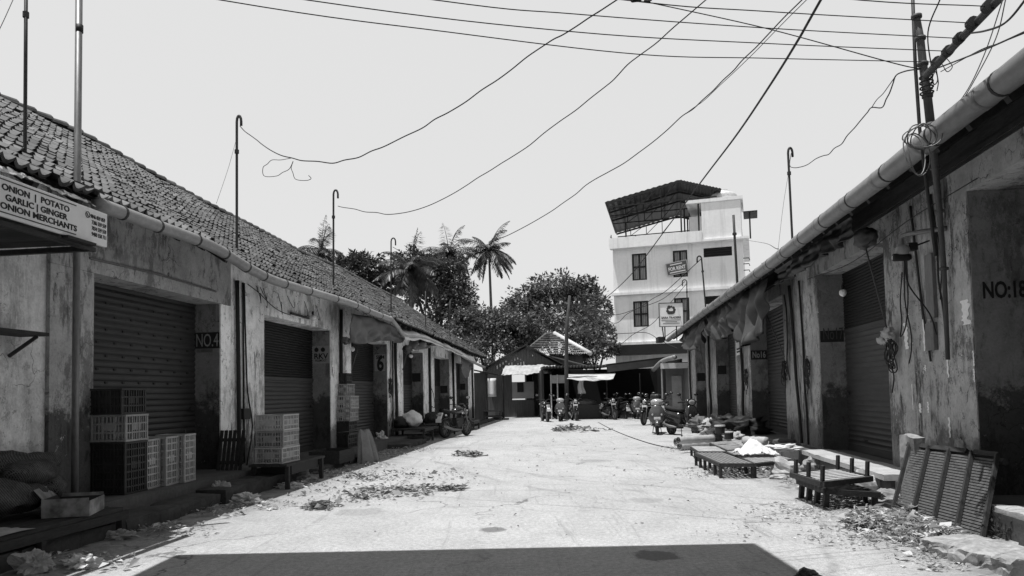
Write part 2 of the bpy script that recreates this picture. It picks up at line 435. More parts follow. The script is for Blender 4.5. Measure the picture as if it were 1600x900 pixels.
M_leaf = leaf_mat('leaf_dark', .05); M_leaf_mid = leaf_mat('leaf_mid', .10); M_frond = leaf_mat('frond', .07, .4, .4)
M_litter = leaf_mat('dry_leaves', .42, .2, .8); M_litter_dark = leaf_mat('rotting_leaves', .2, .2, .8)

# ================================================================ ground
m = MB(); m.add([(-400, -60, 0), (400, -60, 0), (400, 900, 0), (-400, 900, 0)], [(0, 1, 2, 3)])
struct(m.build('ground', M_ground))

AL = math.atan((917 - 800) / F); AR = math.atan((950 - 800) / F)
XL, XR = -5.75, 3.8
FL = Frame((XL, 0, 0), AL); FR = Frame((XR, 0, 0), AR)
SL = lambda px, py=610: FL.hx(px, py, 0).y
SR = lambda px, py=610: FR.hx(px, py, 0).y

# ================================================================ tiled roofs
def tile_roof(mb, s0, s1, edge, tw, rows, amp=.036, lip=.035, jit=.005, side=1):
    """edge(s) -> ((x_eave, z_eave), (x_ridge, z_ridge)) in the building's frame"""
    ncol = int((s1 - s0) / tw); cw = (s1 - s0) / ncol; K = 5
    dipc = [random.uniform(-.004, .004) for _ in range(ncol + 1)]
    for r in range(rows):
        for c in range(ncol):
            sa = s0 + c * cw; sj = random.gauss(0, jit * .5); tj = random.gauss(0, jit); zj = random.gauss(0, .003) + dipc[c] * .5
            sh = min(1, max(0, random.gauss(.5, .22)))
            if random.random() < .025: tj -= random.uniform(.03, .09); sj += random.uniform(-.02, .02); zj += .008; sh = random.choice((.05, 1.0))
            tilt = random.gauss(0, .004)
            vs = []
            for k in range(K + 1):
                u = k / K; s_ = sa + u * cw * 1.02 + sj
                (xe, ze), (xr, zr) = edge(s_)
                L = math.hypot(xr - xe, zr - ze); dx, dz = (xr - xe) / L, (zr - ze) / L; nx, nz = -dz * (1 if xr > xe else -1), abs(dx)
                nx = -dz if dx > 0 else dz
                rl = L / rows
                h = amp * (math.cos(2 * math.pi * u) + .3 * math.cos(4 * math.pi * u)) + tilt * (u - .5) * 2
                for t, off in ((r * rl - .03 + tj, lip + .012 - lip), (r * rl - .03 + tj, lip + .012), ((r + 1) * rl + .015 + tj, .004)):
                    o = off + h + zj
                    vs.append((xe + dx * t + nx * o, s_, ze + dz * t + nz * o))
            fs = []
            for k in range(K):
                a = k * 3; b = a + 3
                fs += [(a, b, b + 1, a + 1), (a + 1, b + 1, b + 2, a + 2)]
            if side < 0: fs = [tuple(reversed(f)) for f in fs]
            mb.add(vs, fs, sh)

# ================================================================ left market row
LB = thing('market_building', 'long low market row with mossy clay tile roof and shutters numbered 4 and 6', 'building', FL.o, -AL)
pil = [(SL(75), SL(144)), (SL(345), SL(413)), (SL(517), SL(549)), (SL(606), SL(630)), (SL(662), SL(679)), (SL(703), SL(713)), (SL(732), SL(741))]
END_L = pil[-1][1]
REC = .45
w = MB()
for a, b in pil[1:]: w.bb(-REC, 0, a, b, -.1, 2.86)
w.bb(-REC, 0, pil[1][0] + .3, END_L, 2.86, 3.72)
w.bb(-8.6, -8.3, 1, END_L, 0, 3.6)                        # rear wall
w.add([(-REC, END_L, 0), (-8.3, END_L, 0), (-8.3, END_L, 3.6), (-4.0, END_L, 5.8), (-REC, END_L, 3.72)], [(0, 1, 2, 3, 4)])
w.build('wall', M_pl_left, LB)
w = MB(); w.bb(-REC, .012, pil[0][0], pil[0][1], -.1, 2.86); w.build('pillar', M_pl_grey, LB)
w = MB(); w.bb(-REC, .015, pil[0][0], pil[1][0] + .297, 2.863, 3.72); w.build('lintel', M_pl_grey, LB)
w = MB(); w.bb(-REC, -.035, 1.0, pil[0][0], -.1, 3.72); w.build('whitewashed_wall', M_white_wall, LB)
# return faces (between pillar front and shutter, their shade put into a darker plaster colour), numbers painted on them
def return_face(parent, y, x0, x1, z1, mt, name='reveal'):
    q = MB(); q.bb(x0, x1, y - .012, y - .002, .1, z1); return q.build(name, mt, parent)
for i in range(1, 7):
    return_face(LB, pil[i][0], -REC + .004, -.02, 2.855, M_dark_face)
def shutter(parent, x, y0, y1, z0, z1, mt, split=None, mt2=None, slots=0, period=.085):
    def sheet(za, zb, per):
        q = MB(); n = int((zb - za) / per) * 4
        prof = []
        for k in range(n + 1):
            z = za + (zb - za) * k / n; ph = (k % 4)
            prof.append((x + (0, .016, .02, .012)[ph], z))
        vs = []; fs = []
        for (xx, z) in prof: vs += [(xx, y0, z), (xx, y1, z)]
        for k in range(len(prof) - 1): fs.append((2 * k, 2 * k + 1, 2 * k + 3, 2 * k + 2))
        q.add(vs, fs); return q
    q = sheet(z0, split or z1, period); q.cur = 1
    for k in range(slots):
        z = z1 - .28 - k * .17
        for c in range(8):
            y = y0 + (y1 - y0) * (c + (.5 if k % 2 else 0) + .4) / 8.6
            q.bb(x + .012, x + .024, y - .024, y + .024, z - .014, z + .014)
    o = q.build('shutter', [mt, M_black], parent)
    b = MB(); b.bb(x - .01, x + .045, y0, y1, z0 - .02, z0 + .1); b.build('bottom_rail', mt, o)
    for f_ in (.3, .7):
        h_ = MB(); yc_ = lerp(y0, y1, f_); g_ = 1 if x < 0 else -1; h_.tube([(x + g_ * .015, yc_ - .08, z0 + .2), (x + g_ * .06, yc_ - .07, z0 + .2), (x + g_ * .06, yc_ + .07, z0 + .2), (x + g_ * .015, yc_ + .08, z0 + .2)], .01, 6); h_.build('handle', M_iron, o)
    h_ = MB(); h_.bb(x + (.022 if x < 0 else -.03), x + (.05 if x < 0 else -.002), y1 - .2, y1 - .06, z0 + .95, z0 + 1.0); h_.build('lock_hasp', M_iron, o)
    if split:
        sheet(split, z1, .05).build('grille', mt2, o)
        b = MB(); b.bb(x, x + .035, y0, y1, split - .03, split + .03); b.build('lock_rail', mt, o)
    return o
tops = [0, 1.75, 1.75, 1.7, 1.7, 1.6, 1.6]
for i in range(6):
    y0, y1 = pil[i][1], pil[i + 1][0]
    if i == 0: shutter(LB, -REC + .02, y0, y1, .25, 2.9, M_shut, slots=7)
    else: shutter(LB, -REC + .02, y0, y1, .2, 2.9, M_shut_pale if i < 4 else M_shut, tops[i], M_shut_dark)
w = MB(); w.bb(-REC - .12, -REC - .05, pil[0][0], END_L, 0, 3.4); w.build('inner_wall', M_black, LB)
# plinth: each shop's floor slab a little different
w = MB()
for i in range(6):
    zt = (.28, .2, .2, .18, .17, .16, .16)[i]
    w.bb(-REC, .55 if i else .62, pil[i][1] - .9, pil[i + 1][0] + .55, -.1, zt, j=.012)
w.bb(-.2, .5, 1, pil[0][1] - .9, -.1, .26)
w.build('plinth', M_plinth, LB)
# roof: eave and ridge follow the sagging lines of the old roof
GN = .68
gut = [FL.hx(x, y, GN) for x, y in ((40, 273), (151, 318), (240, 351), (329, 384), (385, 417), (428, 438), (487, 456), (547, 474), (578, 487), (610, 499))]
gut_t = [(p.y, p.z) for p in gut]
far = [FL.hx(x, y, GN) for x, y in ((660, 520), (705, 538), (745, 556), (760, 560))]
eave_t = [(0.0, gut_t[0][1])] + gut_t + [(p.y, p.z) for p in far]
RN = -3.85
rid = [FL.hx(x, y, RN) for x, y in ((0, 150), (120, 204), (222, 262), (311, 311), (400, 356), (464, 390), (522, 414), (594, 453), (678, 494), (733, 527), (757, 545))]
rid_t = [(p.y, p.z) for p in rid]
print('EAVE', [(round(a, 1), round(b, 2)) for a, b in eave_t]); print('RIDGE', [(round(a, 1), round(b, 2)) for a, b in rid_t]); print('PIL', [(round(a, 1), round(b, 1)) for a, b in pil])
def edgeL(s):
    return ((.62, interp(eave_t, s) + .075 + .012 * math.sin(s * 1.7)), (RN, interp(rid_t, s) - .09 + .02 * math.sin(s * 2.3)))
w = MB(); tile_roof(w, 1.5, END_L + .3, edgeL, .15, 20, .026, .042)
ro = w.build('roof', M_tile, LB, attr=True)
w = MB()                                                     # ridge caps
s = 1.5
while s < END_L + .2:
    z = interp(rid_t, s) - .09; z2 = interp(rid_t, s + .4) - .1
    ring = lambda ss, zz, r_: [(RN + r_ * math.cos(t) * 1.3, ss, zz + r_ * math.sin(t)) for t in [math.pi * k / 7 for k in range(8)]]
    w.loft([ring(s, z, .10), ring(s + .42, z2 + .03, .125)], False, random.uniform(.2, .8)); s += .4
w.build('ridge_cap', M_tile, ro, attr=True)
w = MB(); vs = []; fs = []                                   # deck under the tiles and the far slope
k = 0; s = 1.5
while s <= END_L + .31:
    (xe, ze), (xr, zr) = edgeL(s)
    vs += [(xe + .05, s, ze - .03), (xr, s, zr - .03), (-8.75, s, 3.5)]
    if k: fs += [(3 * k - 3, 3 * k, 3 * k + 1, 3 * k - 2), (3 * k - 2, 3 * k + 1, 3 * k + 2, 3 * k - 1)]
    k += 1; s += 1.0
w.add(vs, fs); w.build('roof_deck', M_wood, LB)
w = MB(); s = 2.0
while s < END_L:                                              # rafter ends under the eave
    (xe, ze), (xr, zr) = edgeL(s); sl_ = (zr - ze) / (xr - xe)
    w.bar((xe - .02, s, ze - .085), (-.3, s, ze - .085 + sl_ * (-.3 - xe)), .07, .09); s += .62
w.build('rafters', M_wood, LB)
w = MB(); w.tube(smooth_path([(p.x, p.y, p.z) for p in gut[1:]], 6), .075, 12); go = w.build('gutter', M_pvc, LB, True)
w = MB()
gp_path = smooth_path([(p.x, p.y, p.z) for p in gut[1:]], 14)
for q in range(6, len(gp_path) - 2, 9):
    p = gp_path[q]; d = (gp_path[q + 1] - p).normalized()
    w = MB(); w.tube([p - d * .018, p + d * .018], .081, 12)
    w.build('gutter_strap', M_iron, go); w = MB(); w.tube([p + Vector((-.02, 0, .08)), p + Vector((-.12, 0, .16)), p + Vector((-.3, 0, .26))], .008, 6); w.build('gutter_hook', M_iron, go)
# second, fallen length of gutter further on, with the plastic sheeting folded over it
w = MB()
f2 = [FL.hx(x, y, GN) for x, y in ((610, 497), (622, 512), (634, 526), (660, 528), (690, 540), (715, 552), (742, 567), (757, 574))]
w.tube(smooth_path([tuple(p) for p in f2], 5), .06, 10); w.build('gutter', M_pvc, LB, True)
w = MB()
e2 = smooth_path([tuple(FL.hx(x, y, GN + .04)) for x, y in ((632, 524), (660, 524), (688, 535), (712, 546), (742, 560))], 6)
def fsheet(u, v):
    i = min(int(u * (len(e2) - 1)), len(e2) - 1); p = e2[i]
    q = Vector((p.x - .45 * (1 - v), p.y, p.z + .26 * (1 - v) + .02 * math.sin(u * 40)))
    if v > .8: q.z -= (v - .8) * .8; q.x += .03
    return q + Vector((noise.noise(q * 2) * .03, 0, noise.noise(q * 1.7 + Vector((4, 4, 4))) * .04))
w.grid(fsheet, len(e2) - 1, 6); tag(w.build('plastic_sheet', M_sheet_pale, None, False, FL.o, solid=.006), 'wrinkled pale plastic sheeting folded over the sagging far end of the left eave', 'plastic sheet').rotation_euler = (0, 0, -AL)

# pipes, cables on the left pillars
def wallpipe(parent, pts, r, mt, name='pipe', n=8):
    q = MB(); q.tube(smooth_path(pts, 5), r, n); return q.build(name, mt, parent, True)
ys = lambda px: SL(px)
wallpipe(LB, [(.05, ys(369), .2), (.05, ys(368.5), 1.5), (.05, ys(367), 2.6), (.05, ys(366), 3.3)], .036, M_black, 'downpipe')
wallpipe(LB, [(.03, ys(379), .3), (.03, ys(378), 1.6), (.03, ys(377), 3.3)], .018, M_black, 'conduit')
wallpipe(LB, [(.03, ys(383), .25), (.035, ys(391), .9), (.03, ys(384), 1.5), (.03, ys(381), 2.4), (.03, ys(379), 3.3)], .014, M_black, 'cable')
w = MB(); w.bb(0, .09, ys(373), ys(384), 1.02, 1.2); w.build('meter_box', M_black, LB, bev=.008)
for a, b, r in ((530, 531, .04), (611, 612, .025), (617, 616.5, .045), (670, 670, .05), (707, 707, .05), (737, 737, .05)):
    wallpipe(LB, [(.05, ys(a), .2), (.05, ys(a + .2), 1.2), (.04, ys(b), 2.4), (.05, ys(b), 3.4)], r, M_black if r > .03 else M_iron, 'downpipe')
wallpipe(LB, [(.03, ys(606), .5), (.05, ys(611), 1.1), (.03, ys(608), 1.8), (.03, ys(610), 2.4), (.03, ys(609), 3.2)], .012, M_iron, 'cable')
wallpipe(LB, [(.03, ys(672), 2.5), (.06, ys(668), 1.9), (.05, ys(675), 1.4), (.06, ys(676), .9), (.04, ys(668), 1.1)], .012, M_iron, 'cable')
# loose cables drooping over the lintel
for px, dz_, ln in ((398, .30, .1), (404, .2, .22), (409, .35, .05), (432, .4, .1), (447, .22, .3), (474, .3, .08), (492, .32, .06)):
    a_ = ys(px); wallpipe(LB, [(.03, a_, 3.32), (.07, a_ + .06, 3.32 - dz_ * .6), (.09, a_ + ln * .6, 3.32 - dz_), (.06, a_ + ln, 3.32 - dz_ * (.4 if ln > .08 else .9))], .006, M_black, 'cable', 5)
wallpipe(LB, [(.03, ys(385), 3.3), (.06, ys(400), 3.2), (.05, ys(425), 3.02), (.05, ys(450), 2.96), (.05, ys(485), 3.05)], .008, M_black, 'cable', 5)
w = MB(); wp = [(.02, pil[0][1] - .1, 3.02), (.03, pil[0][1] + 1.2, 3.05), (.02, pil[1][0] - .2, 3.03)]
w.tube(wp, .016, 6); w.build('conduit', M_galv, LB)
# painted numbers
def face_sign(parent, y, x0, x1, z0, z1, mt, name='number_panel'):
    q = MB(); q.bb(x0, x1, y - .02, y - .0125, z0, z1); return q.build(name, mt, parent)
def facexz(px, py, y, fr=FL): 
    p = fr.hy(px, py, y); return p.x, p.z
y1 = pil[1][0]
(xa, za), (xb, zb) = facexz(304, 545, y1), facexz(344, 519, y1)
pn = face_sign(LB, y1, max(xa, -REC + .01), -.015, za, zb, M_black)
M_num = mat('faded_white_paint', .3, .3, 9)
text('lettering', 'NO.4', (zb - za) * 1.15, M_num, LB, (max(xa, -REC + .01) + .03, y1 - .022, za + .03), (R(90), 0, 0), .36)
(xa, za), (xb, zb) = facexz(309, 551, y1), facexz(333, 545.5, y1)
face_sign(LB, y1, xa, xb, za, zb, M_galv, 'small_plate')
y1 = pil[2][0]
(xa, za), (xb, zb) = facexz(480, 567, y1), facexz(509, 545, y1)
face_sign(LB, y1, -REC + .03, -.02, za - .02, zb + .07, mat('sign_grey', .3, .15, 6), 'shop_sign')
text('lettering', 'RKV', .17, M_black, LB, (-REC + .07, y1 - .0225, za + .085), (R(90), 0, 0), .32, off=.004)
text('lettering', 'PULIMOOT', .07, M_black, LB, (-REC + .1, y1 - .0225, za + .02), (R(90), 0, 0), .26, off=.001)
q = MB()
for cx in (-REC + .13, -REC + .28):
    for rr in (1, .62):
        q.lathe([(0, -.002), (.05 * rr, -.001), (.05 * rr, .001), (0, .002)], (cx, y1 - .0225, zb - .02), 'Y', 14)
    q.bar((cx - .01, y1 - .0225, zb + .02), (cx + .01, y1 - .0225, zb + .055), .02, .004)
q.build('onion_emblem', M_black, LB)
y1 = pil[3][0]
(xa, za), (xb, zb) = facexz(584, 580, y1), facexz(600, 553.5, y1)
face_sign(LB, y1, -REC + .07, -.06, za, zb, mat('number_plate_grey', .3, .15, 6), 'number_panel')
text('lettering', '6', .62, M_black, LB, (-REC + .14, y1 - .0225, za + .02), (R(90), 0, 0), .2, off=.02)
text('lettering', '\u0d38 \u0d28 \u0d2e' if False else 'SRM', .14, M_black, LB, (-REC + .12, y1 - .0225, zb - .13), (R(90), 0, 0), .24, off=.004)
for i, (w_, zz) in ((4, (.3, 1.85)), (5, (.3, 1.45)), (6, (.25, 1.6))):
    q = MB(); q.bb(-REC + .05, -REC + .05 + w_, pil[i][0] - .02, pil[i][0] - .0125, zz, zz + .3); q.build('number_panel', M_black, LB)

# ================================================================ right market row
RB = thing('market_building', 'market row with fat grey gutter pipe and openings marked No 16 and 18', 'building', FR.o, -AR)
rp = [(SR(1525), SR(1390)), (SR(1283), SR(1228)), (SR(1174), SR(1151)), (SR(1120), SR(1104)), (SR(1088), SR(1076))]
END_R = rp[-1][1]
print('RP', [(round(a, 1), round(b, 1)) for a, b in rp])
HL = 3.38
w = MB()
for i_, (a, b) in enumerate(rp): w.bb(0, REC if i_ else .85, a, b, -.1, HL)
w.bb(0, REC, -1, END_R, HL, 4.2); w.bb(REC + .002, .85, -1, rp[0][1], HL + .002, HL + .2)
w.bb(0, REC, -1, 1.2, -.1, HL)
w.bb(8.4, 8.7, -1, END_R, 0, 3.6)
w.add([(REC, END_R, 0), (8.4, END_R, 0), (8.4, END_R, 3.6), (4.2, END_R, 6.0), (REC, END_R, 4.1)], [(4, 3, 2, 1, 0)])
w.build('wall', M_pl_right, RB)
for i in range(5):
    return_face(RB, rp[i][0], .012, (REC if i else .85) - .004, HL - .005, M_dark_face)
prev = 1.2
for i in range(5):
    y0, y1 = prev, rp[i][0]; prev = rp[i][1]
    shutter(RB, (REC if i else .85) - .02, y0, y1, .27, HL + .05, M_shut_pale if i in (1,) else M_shut, 2.35 if i == 1 else None, M_shut_dark)
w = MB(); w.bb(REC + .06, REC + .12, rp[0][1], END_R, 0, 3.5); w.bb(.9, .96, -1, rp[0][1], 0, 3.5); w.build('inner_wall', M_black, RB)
w = MB()
for i in range(5):
    a = 0.5 if i == 0 else rp[i - 1][1] - 1.1; b = rp[i][0] + 1.25
    w.bb(-.40 - .03 * (i % 2), REC if i else .85, a, b, -.1, (.22, .24, .25, .25, .25)[i], j=.012)
w.build('plinth', M_plinth, RB)
GR = -.75
rg = [FR.hx(x, y, GR) for x, y in ((1640, 72), (1587, 113), (1480, 196), (1364, 288), (1280, 352), (1203, 413), (1150, 452), (1100, 488), (1062, 517), (1044, 531))]
rg_t = [(p.y, p.z) for p in rg]; print('RG', [(round(a, 1), round(b, 2)) for a, b in rg_t])
def edgeR(s):
    z = interp(rg_t, s) + .035 + .01 * math.sin(s * 1.9)
    return ((-.70, z), (3.85, z + 4.63 * .6))
w = MB(); tile_roof(w, .5, END_R + 3.2, edgeR, .245, 4 * 4, side=-1); w.build('roof', M_tile, RB, attr=True)
w = MB(); vs = []; fs = []; k = 0; s = .5
while s <= END_R + 3.21:
    (xe, ze), (xr, zr) = edgeR(s)
    vs += [(xe - .03, s, ze - .03), (xr, s, zr - .03), (8.9, s, 3.4)]
    if k: fs += [(3 * k - 3, 3 * k, 3 * k + 1, 3 * k - 2), (3 * k - 2, 3 * k + 1, 3 * k + 2, 3 * k - 1)]
    k += 1; s += 1.0
w.add(vs, fs); w.build('roof_deck', M_wood, RB)
w = MB(); s = .6
while s < END_R:
    (xe, ze), (xr, zr) = edgeR(s); sl_ = (zr - ze) / (xr - xe)
    w.bar((xe + .03, s, ze - .1), (.3, s, ze - .1 + sl_ * (.3 - xe)), .07, .1); s += .62
w.bar((.0 - .022, .5, 3.72), (-.022, END_R, 3.72), .03, .05)
w.build('rafters', M_wood, RB)
w = MB(); w.bb(-.02, -.003, .5, END_R, 3.66, 4.15); w.build('eave_dark_strip', M_wood, RB)  # dark timber strip added to darken the wall top under the right eave
w = MB(); pth = smooth_path([tuple(p) for p in rg], 8); w.tube(pth, .104, 16); go = w.build('gutter', M_pvc_r, RB, True)
w = MB(); w2 = MB()
L = 0; last = pth[0]; nextc = .6
for q in range(1, len(pth)):
    seg = (pth[q] - last).length
    while L + seg > nextc:
        t = (nextc - L) / seg; p = last.lerp(pth[q], t); d = (pth[q] - last).normalized()
        w = MB(); w.tube([p - d * .016, p + d * .016], .1085, 16); w.build('gutter_strap', M_black, go)
        w = MB(); w.tube([p + d * .28 - d * .05, p + d * .28 + d * .05], .1085, 16); w.build('pipe_joint', M_pvc_r, go, True)
        nextc += 1.15
    L += seg; last = pth[q]
# pipes and conduit on the right pillars
yr = lambda px: SR(px)
def rpipe(px0, z0, px1, z1, r, mt, name='conduit', off=.04, wob=.0):
    pts = []; z0, z1 = 1.35 + (z0 - 1.35) * 1.134, 1.35 + (z1 - 1.35) * 1.134
    for k in range(6):
        t = k / 5; pts.append((-off - r + random.uniform(-wob, wob), lerp(yr(px0), yr(px1), t) + random.uniform(-wob, wob), lerp(z0, z1, t)))
    return wallpipe(RB, pts, r, mt, name)
rpipe(1486, 1.8, 1472, 3.3, .012, M_iron, 'cable', .01, .01)
rpipe(1452, 2.05, 1440, 3.3, .016, M_iron, 'conduit', .01)
rpipe(1460, 1.6, 1452, 2.1, .014, M_iron, 'conduit', .01)
w = MB(); w.bb(-.05, 0, yr(1470), yr(1457), 1.76, 2.08); w.bb(-.045, 0, yr(1472), yr(1460), 2.13, 2.88); w.build('cable_trunking', M_galv, RB, bev=.005)
rpipe(1253, .4, 1244, 3.2, .03, M_black, 'downpipe', .02, .01)
rpipe(1262, .4, 1258, 3.2, .02, M_black, 'conduit', .01, .01)
rpipe(1236, 1.5, 1234, 3.1, .014, M_iron, 'cable', .02, .03)
for a in (1112, 1164, 1081): rpipe(a, .4, a, 3.2, .04, M_black, 'downpipe', .02, .015)
def loop_cable(frame_parent, pts, r=.008, mt=None):
    pts = [(x, y, 1.35 + (z - 1.35) * 1.134) for x, y, z in pts]
    return wallpipe(frame_parent, pts, r, mt or M_black, 'cable', 5)
yc = yr(1425)
loop_cable(RB, [(-.05, yc, 2.62), (-.08, yc + .02, 2.3), (-.06, yc + .06, 2.05), (-.1, yc + .02, 1.9), (-.08, yc - .1, 2.0), (-.05, yc - .14, 2.3), (-.05, yc - .16, 2.8)])
loop_cable(RB, [(-.05, yc - .1, 2.8), (-.07, yc - .1, 2.3), (-.05, yc - .18, 1.95), (-.06, yc - .2, 1.75), (-.05, yc - .08, 1.6)])
loop_cable(RB, [(-.04, yr(1478), 3.1), (-.06, yr(1490), 2.6), (-.05, yr(1484), 2.2)])
loop_cable(RB, [(-.3, yr(1600), 3.05), (-.15, yr(1450), 3.1), (-.1, yr(1350), 3.0), (-.12, yr(1280), 3.1)], .006)
# torn posters and flaked paint on the near pillar
M_paper = mat('old_paper', .88, .12, 22)
random.seed(3)
for (a, b_, y0p, y1p) in ((1412, 1421, 545, 505), (1502, 1517, 506, 470), (1441, 1447, 548, 482), (1479, 1484, 590, 553), (1520, 1524, 572, 548), (1521, 1525, 597, 576), (1425, 1428, 640, 600), (1436, 1441, 645, 630), (1449, 1453, 645, 628), (1482, 1487, 684, 652), (1445, 1448, 580, 570), (1484, 1487, 410, 340), (1487, 1489, 470, 420)):
    p0_, p1_ = FR.hx(b_, y0p, 0), FR.hx(a, y1p, 0); ya, yb, z0, z1 = p0_.y, p1_.y, p0_.z, p1_.z; n = 14; vs = []
    for k in range(n + 1):
        m_ = lerp(ya, yb, .5) + (ya - yb) * .12 * math.sin(k * 1.3); hw = abs(ya - yb) * .5
        vs += [(-.006, m_ + hw * random.uniform(.35, 1.1), lerp(z0, z1, k / n)), (-.006, m_ - hw * random.uniform(.35, 1.1), lerp(z0, z1, k / n))]
    w = MB(); w.add(vs, [(2 * k, 2 * k + 1, 2 * k + 3, 2 * k + 2) for k in range(n)]); w.build('torn_poster', M_paper, RB)
# numbers
def rface(px, py, y): p = FR.hy(px, py, y); return p.x, p.z
y1 = rp[0][0]
(xa, za), (xb, zb) = rface(1534, 466, y1), rface(1600, 438, y1)
text('lettering', 'NO:18', (zb - za) * 1.4, M_black, RB, (xa, y1 - .016, za), (R(90), 0, 0), FR.hy(1603, 450, y1).x - xa - .01, off=.006); print('NO18', xa, za, zb, y1, FR.hy(1603, 450, y1))
y1 = rp[1][0]
(xa, za), (xb, zb) = rface(1284, 535, y1), rface(1322, 516, y1)
face_sign(RB, y1, .02, REC - .03, za, zb, M_black)
text('lettering', 'No17', .3, mat('worn_paint', .06, .3, 9), RB, (.06, y1 - .0225, za + .05), (R(90), 0, 0), .34)
y1 = rp[2][0]
(xa, za), (xb, zb) = rface(1174, 562, y1), rface(1203, 547, y1)
face_sign(RB, y1, .015, REC - .02, za, zb, M_black)
text('lettering', 'No16', (zb - za) * .95, M_num, RB, (.05, y1 - .0225, za + .05), (R(90), 0, 0), .34, off=.006)
y1 = rp[3][0]; face_sign(RB, y1, .05, .35, 1.9, 2.2, M_black)
y1 = rp[4][0]; face_sign(RB, y1, .05, .4, 1.75, 2.1, M_black)
w = MB(); w.bb(-.012, -.004, yr(1160), yr(1153), 2.35, 3.0); w.build('poster', M_sign_white, RB)
w = MB()
for k, zz in enumerate((2.85, 2.72, 2.5, 2.42)): w.bb(-.016, -.0125, yr(1159), yr(1154), zz, zz + .05)
w.build('poster_print', M_black, RB)
# porch at the far end of the right row
PE = END_R
w = MB(); w.bb(-1.3, 3.0, PE + .1, PE + 3.2, 2.62, 2.72); po = w.build('porch_roof', M_sheet_dark, RB)
w = MB(); w.tube(smooth_path([(-.7, PE - 1.2, 2.9), (-1.0, PE - .2, 2.85), (-1.25, PE + .4, 2.72), (-1.45, PE + 1.4, 2.5), (-1.45, PE + 3.0, 2.45)], 6), .11, 12); w.build('porch_gutter', M_pvc, RB, True)
w = MB(); w.bb(-1.28, .8, PE + .0, PE + .09, 2.42, 2.68); w.build('porch_fascia', M_sheet_pale, RB)
w = MB(); w.bb(.0, .12, PE + .2, PE + 3, 0, 2.6); w.bb(-.9, 0, PE + 1.9, PE + 2.0, 0, 2.6); w.build('porch_wall', mat('porch_plaster', .2, .2, 2, .9), RB)
w = MB(); w.bb(-.62, -.14, PE + 1.85, PE + 1.89, .1, 2.1); w.build('porch_door', M_slabtop, RB)
w = MB(); w.tube([(-1.2, PE + .35, 0), (-1.2, PE + .35, 2.45)], .045, 8); w.build('porch_post', M_pvc, RB)

# ================================================================ white building of four storeys
FB = Frame(zp(963, 600, 51.2) * 1.0, R(18.3)); FB.o.z = 0
BB = thing('apartment_building', 'white four storey block with dark sheet roof shelter on its terrace', 'building', FB.o, -FB.a)
bz = lambda px, py, ly=0: FB.hy(px, py, ly)
UW = bz(1163, 450).x; print('BW', UW, bz(970, 388).z, bz(970, 462).z, bz(970, 538).z, bz(1163, 313).z)
D = 9.0
zs = [bz(970, 540).z, bz(970, 462).z, bz(970, 390).z]; zpar = bz(965, 374).z; ztow = bz(1150, 314).z
xt = bz(1097, 350).x
w = MB()
# front wall with window openings cut as strips
wins = []
for (x0, x1, yt, yb) in ((987, 1011, 397, 437), (1051, 1075, 392, 432), (989, 1014, 471, 510), (1053, 1078, 466, 506)):
    a, b = bz(x0, yt), bz(x1, yb); wins.append((a.x, b.x, b.z, a.z))
vents = []
for (x0, x1, yt, yb) in ((1099, 1144, 388, 399), (1102, 1130, 463, 474)):
    a, b = bz(x0, yt), bz(x1, yb); vents.append((a.x, b.x, b.z, a.z))
opens = wins + vents
xs = sorted(set([0, UW] + [v for o in opens for v in o[:2]])); zz_ = sorted(set([0, zpar] + [v for o in opens for v in o[2:]]))
for i in range(len(xs) - 1):
    for j in range(len(zz_) - 1):
        cx, cz = (xs[i] + xs[i + 1]) / 2, (zz_[j] + zz_[j + 1]) / 2
        if any(o[0] < cx < o[1] and o[2] < cz < o[3] for o in opens): continue
        w.add([(xs[i], 0, zz_[j]), (xs[i + 1], 0, zz_[j]), (xs[i + 1], 0, zz_[j + 1]), (xs[i], 0, zz_[j + 1])], [(0, 1, 2, 3)])
for o in opens:
    for (p, q) in (((o[0], o[2]), (o[1], o[2])), ((o[1], o[2]), (o[1], o[3])), ((o[1], o[3]), (o[0], o[3])), ((o[0], o[3]), (o[0], o[2]))):
        w.add([(p[0], 0, p[1]), (p[0], .2, p[1]), (q[0], .2, q[1]), (q[0], 0, q[1])], [(0, 1, 2, 3)])
w.add([(0, 0, 0), (0, D, 0), (0, D, zpar), (0, 0, zpar)], [(0, 1, 2, 3)])
w.add([(UW, 0, 0), (UW, 0, zpar), (UW, D, zpar), (UW, D, 0)], [(0, 1, 2, 3)])
w.add([(0, D, 0), (UW, D, 0), (UW, D, zpar), (0, D, zpar)], [(0, 1, 2, 3)])
w.add([(0, 0, zs[2] + .3), (UW, 0, zs[2] + .3), (UW, D, zs[2] + .3), (0, D, zs[2] + .3)], [(0, 1, 2, 3)])
w.build('wall', M_white_paint, BB)
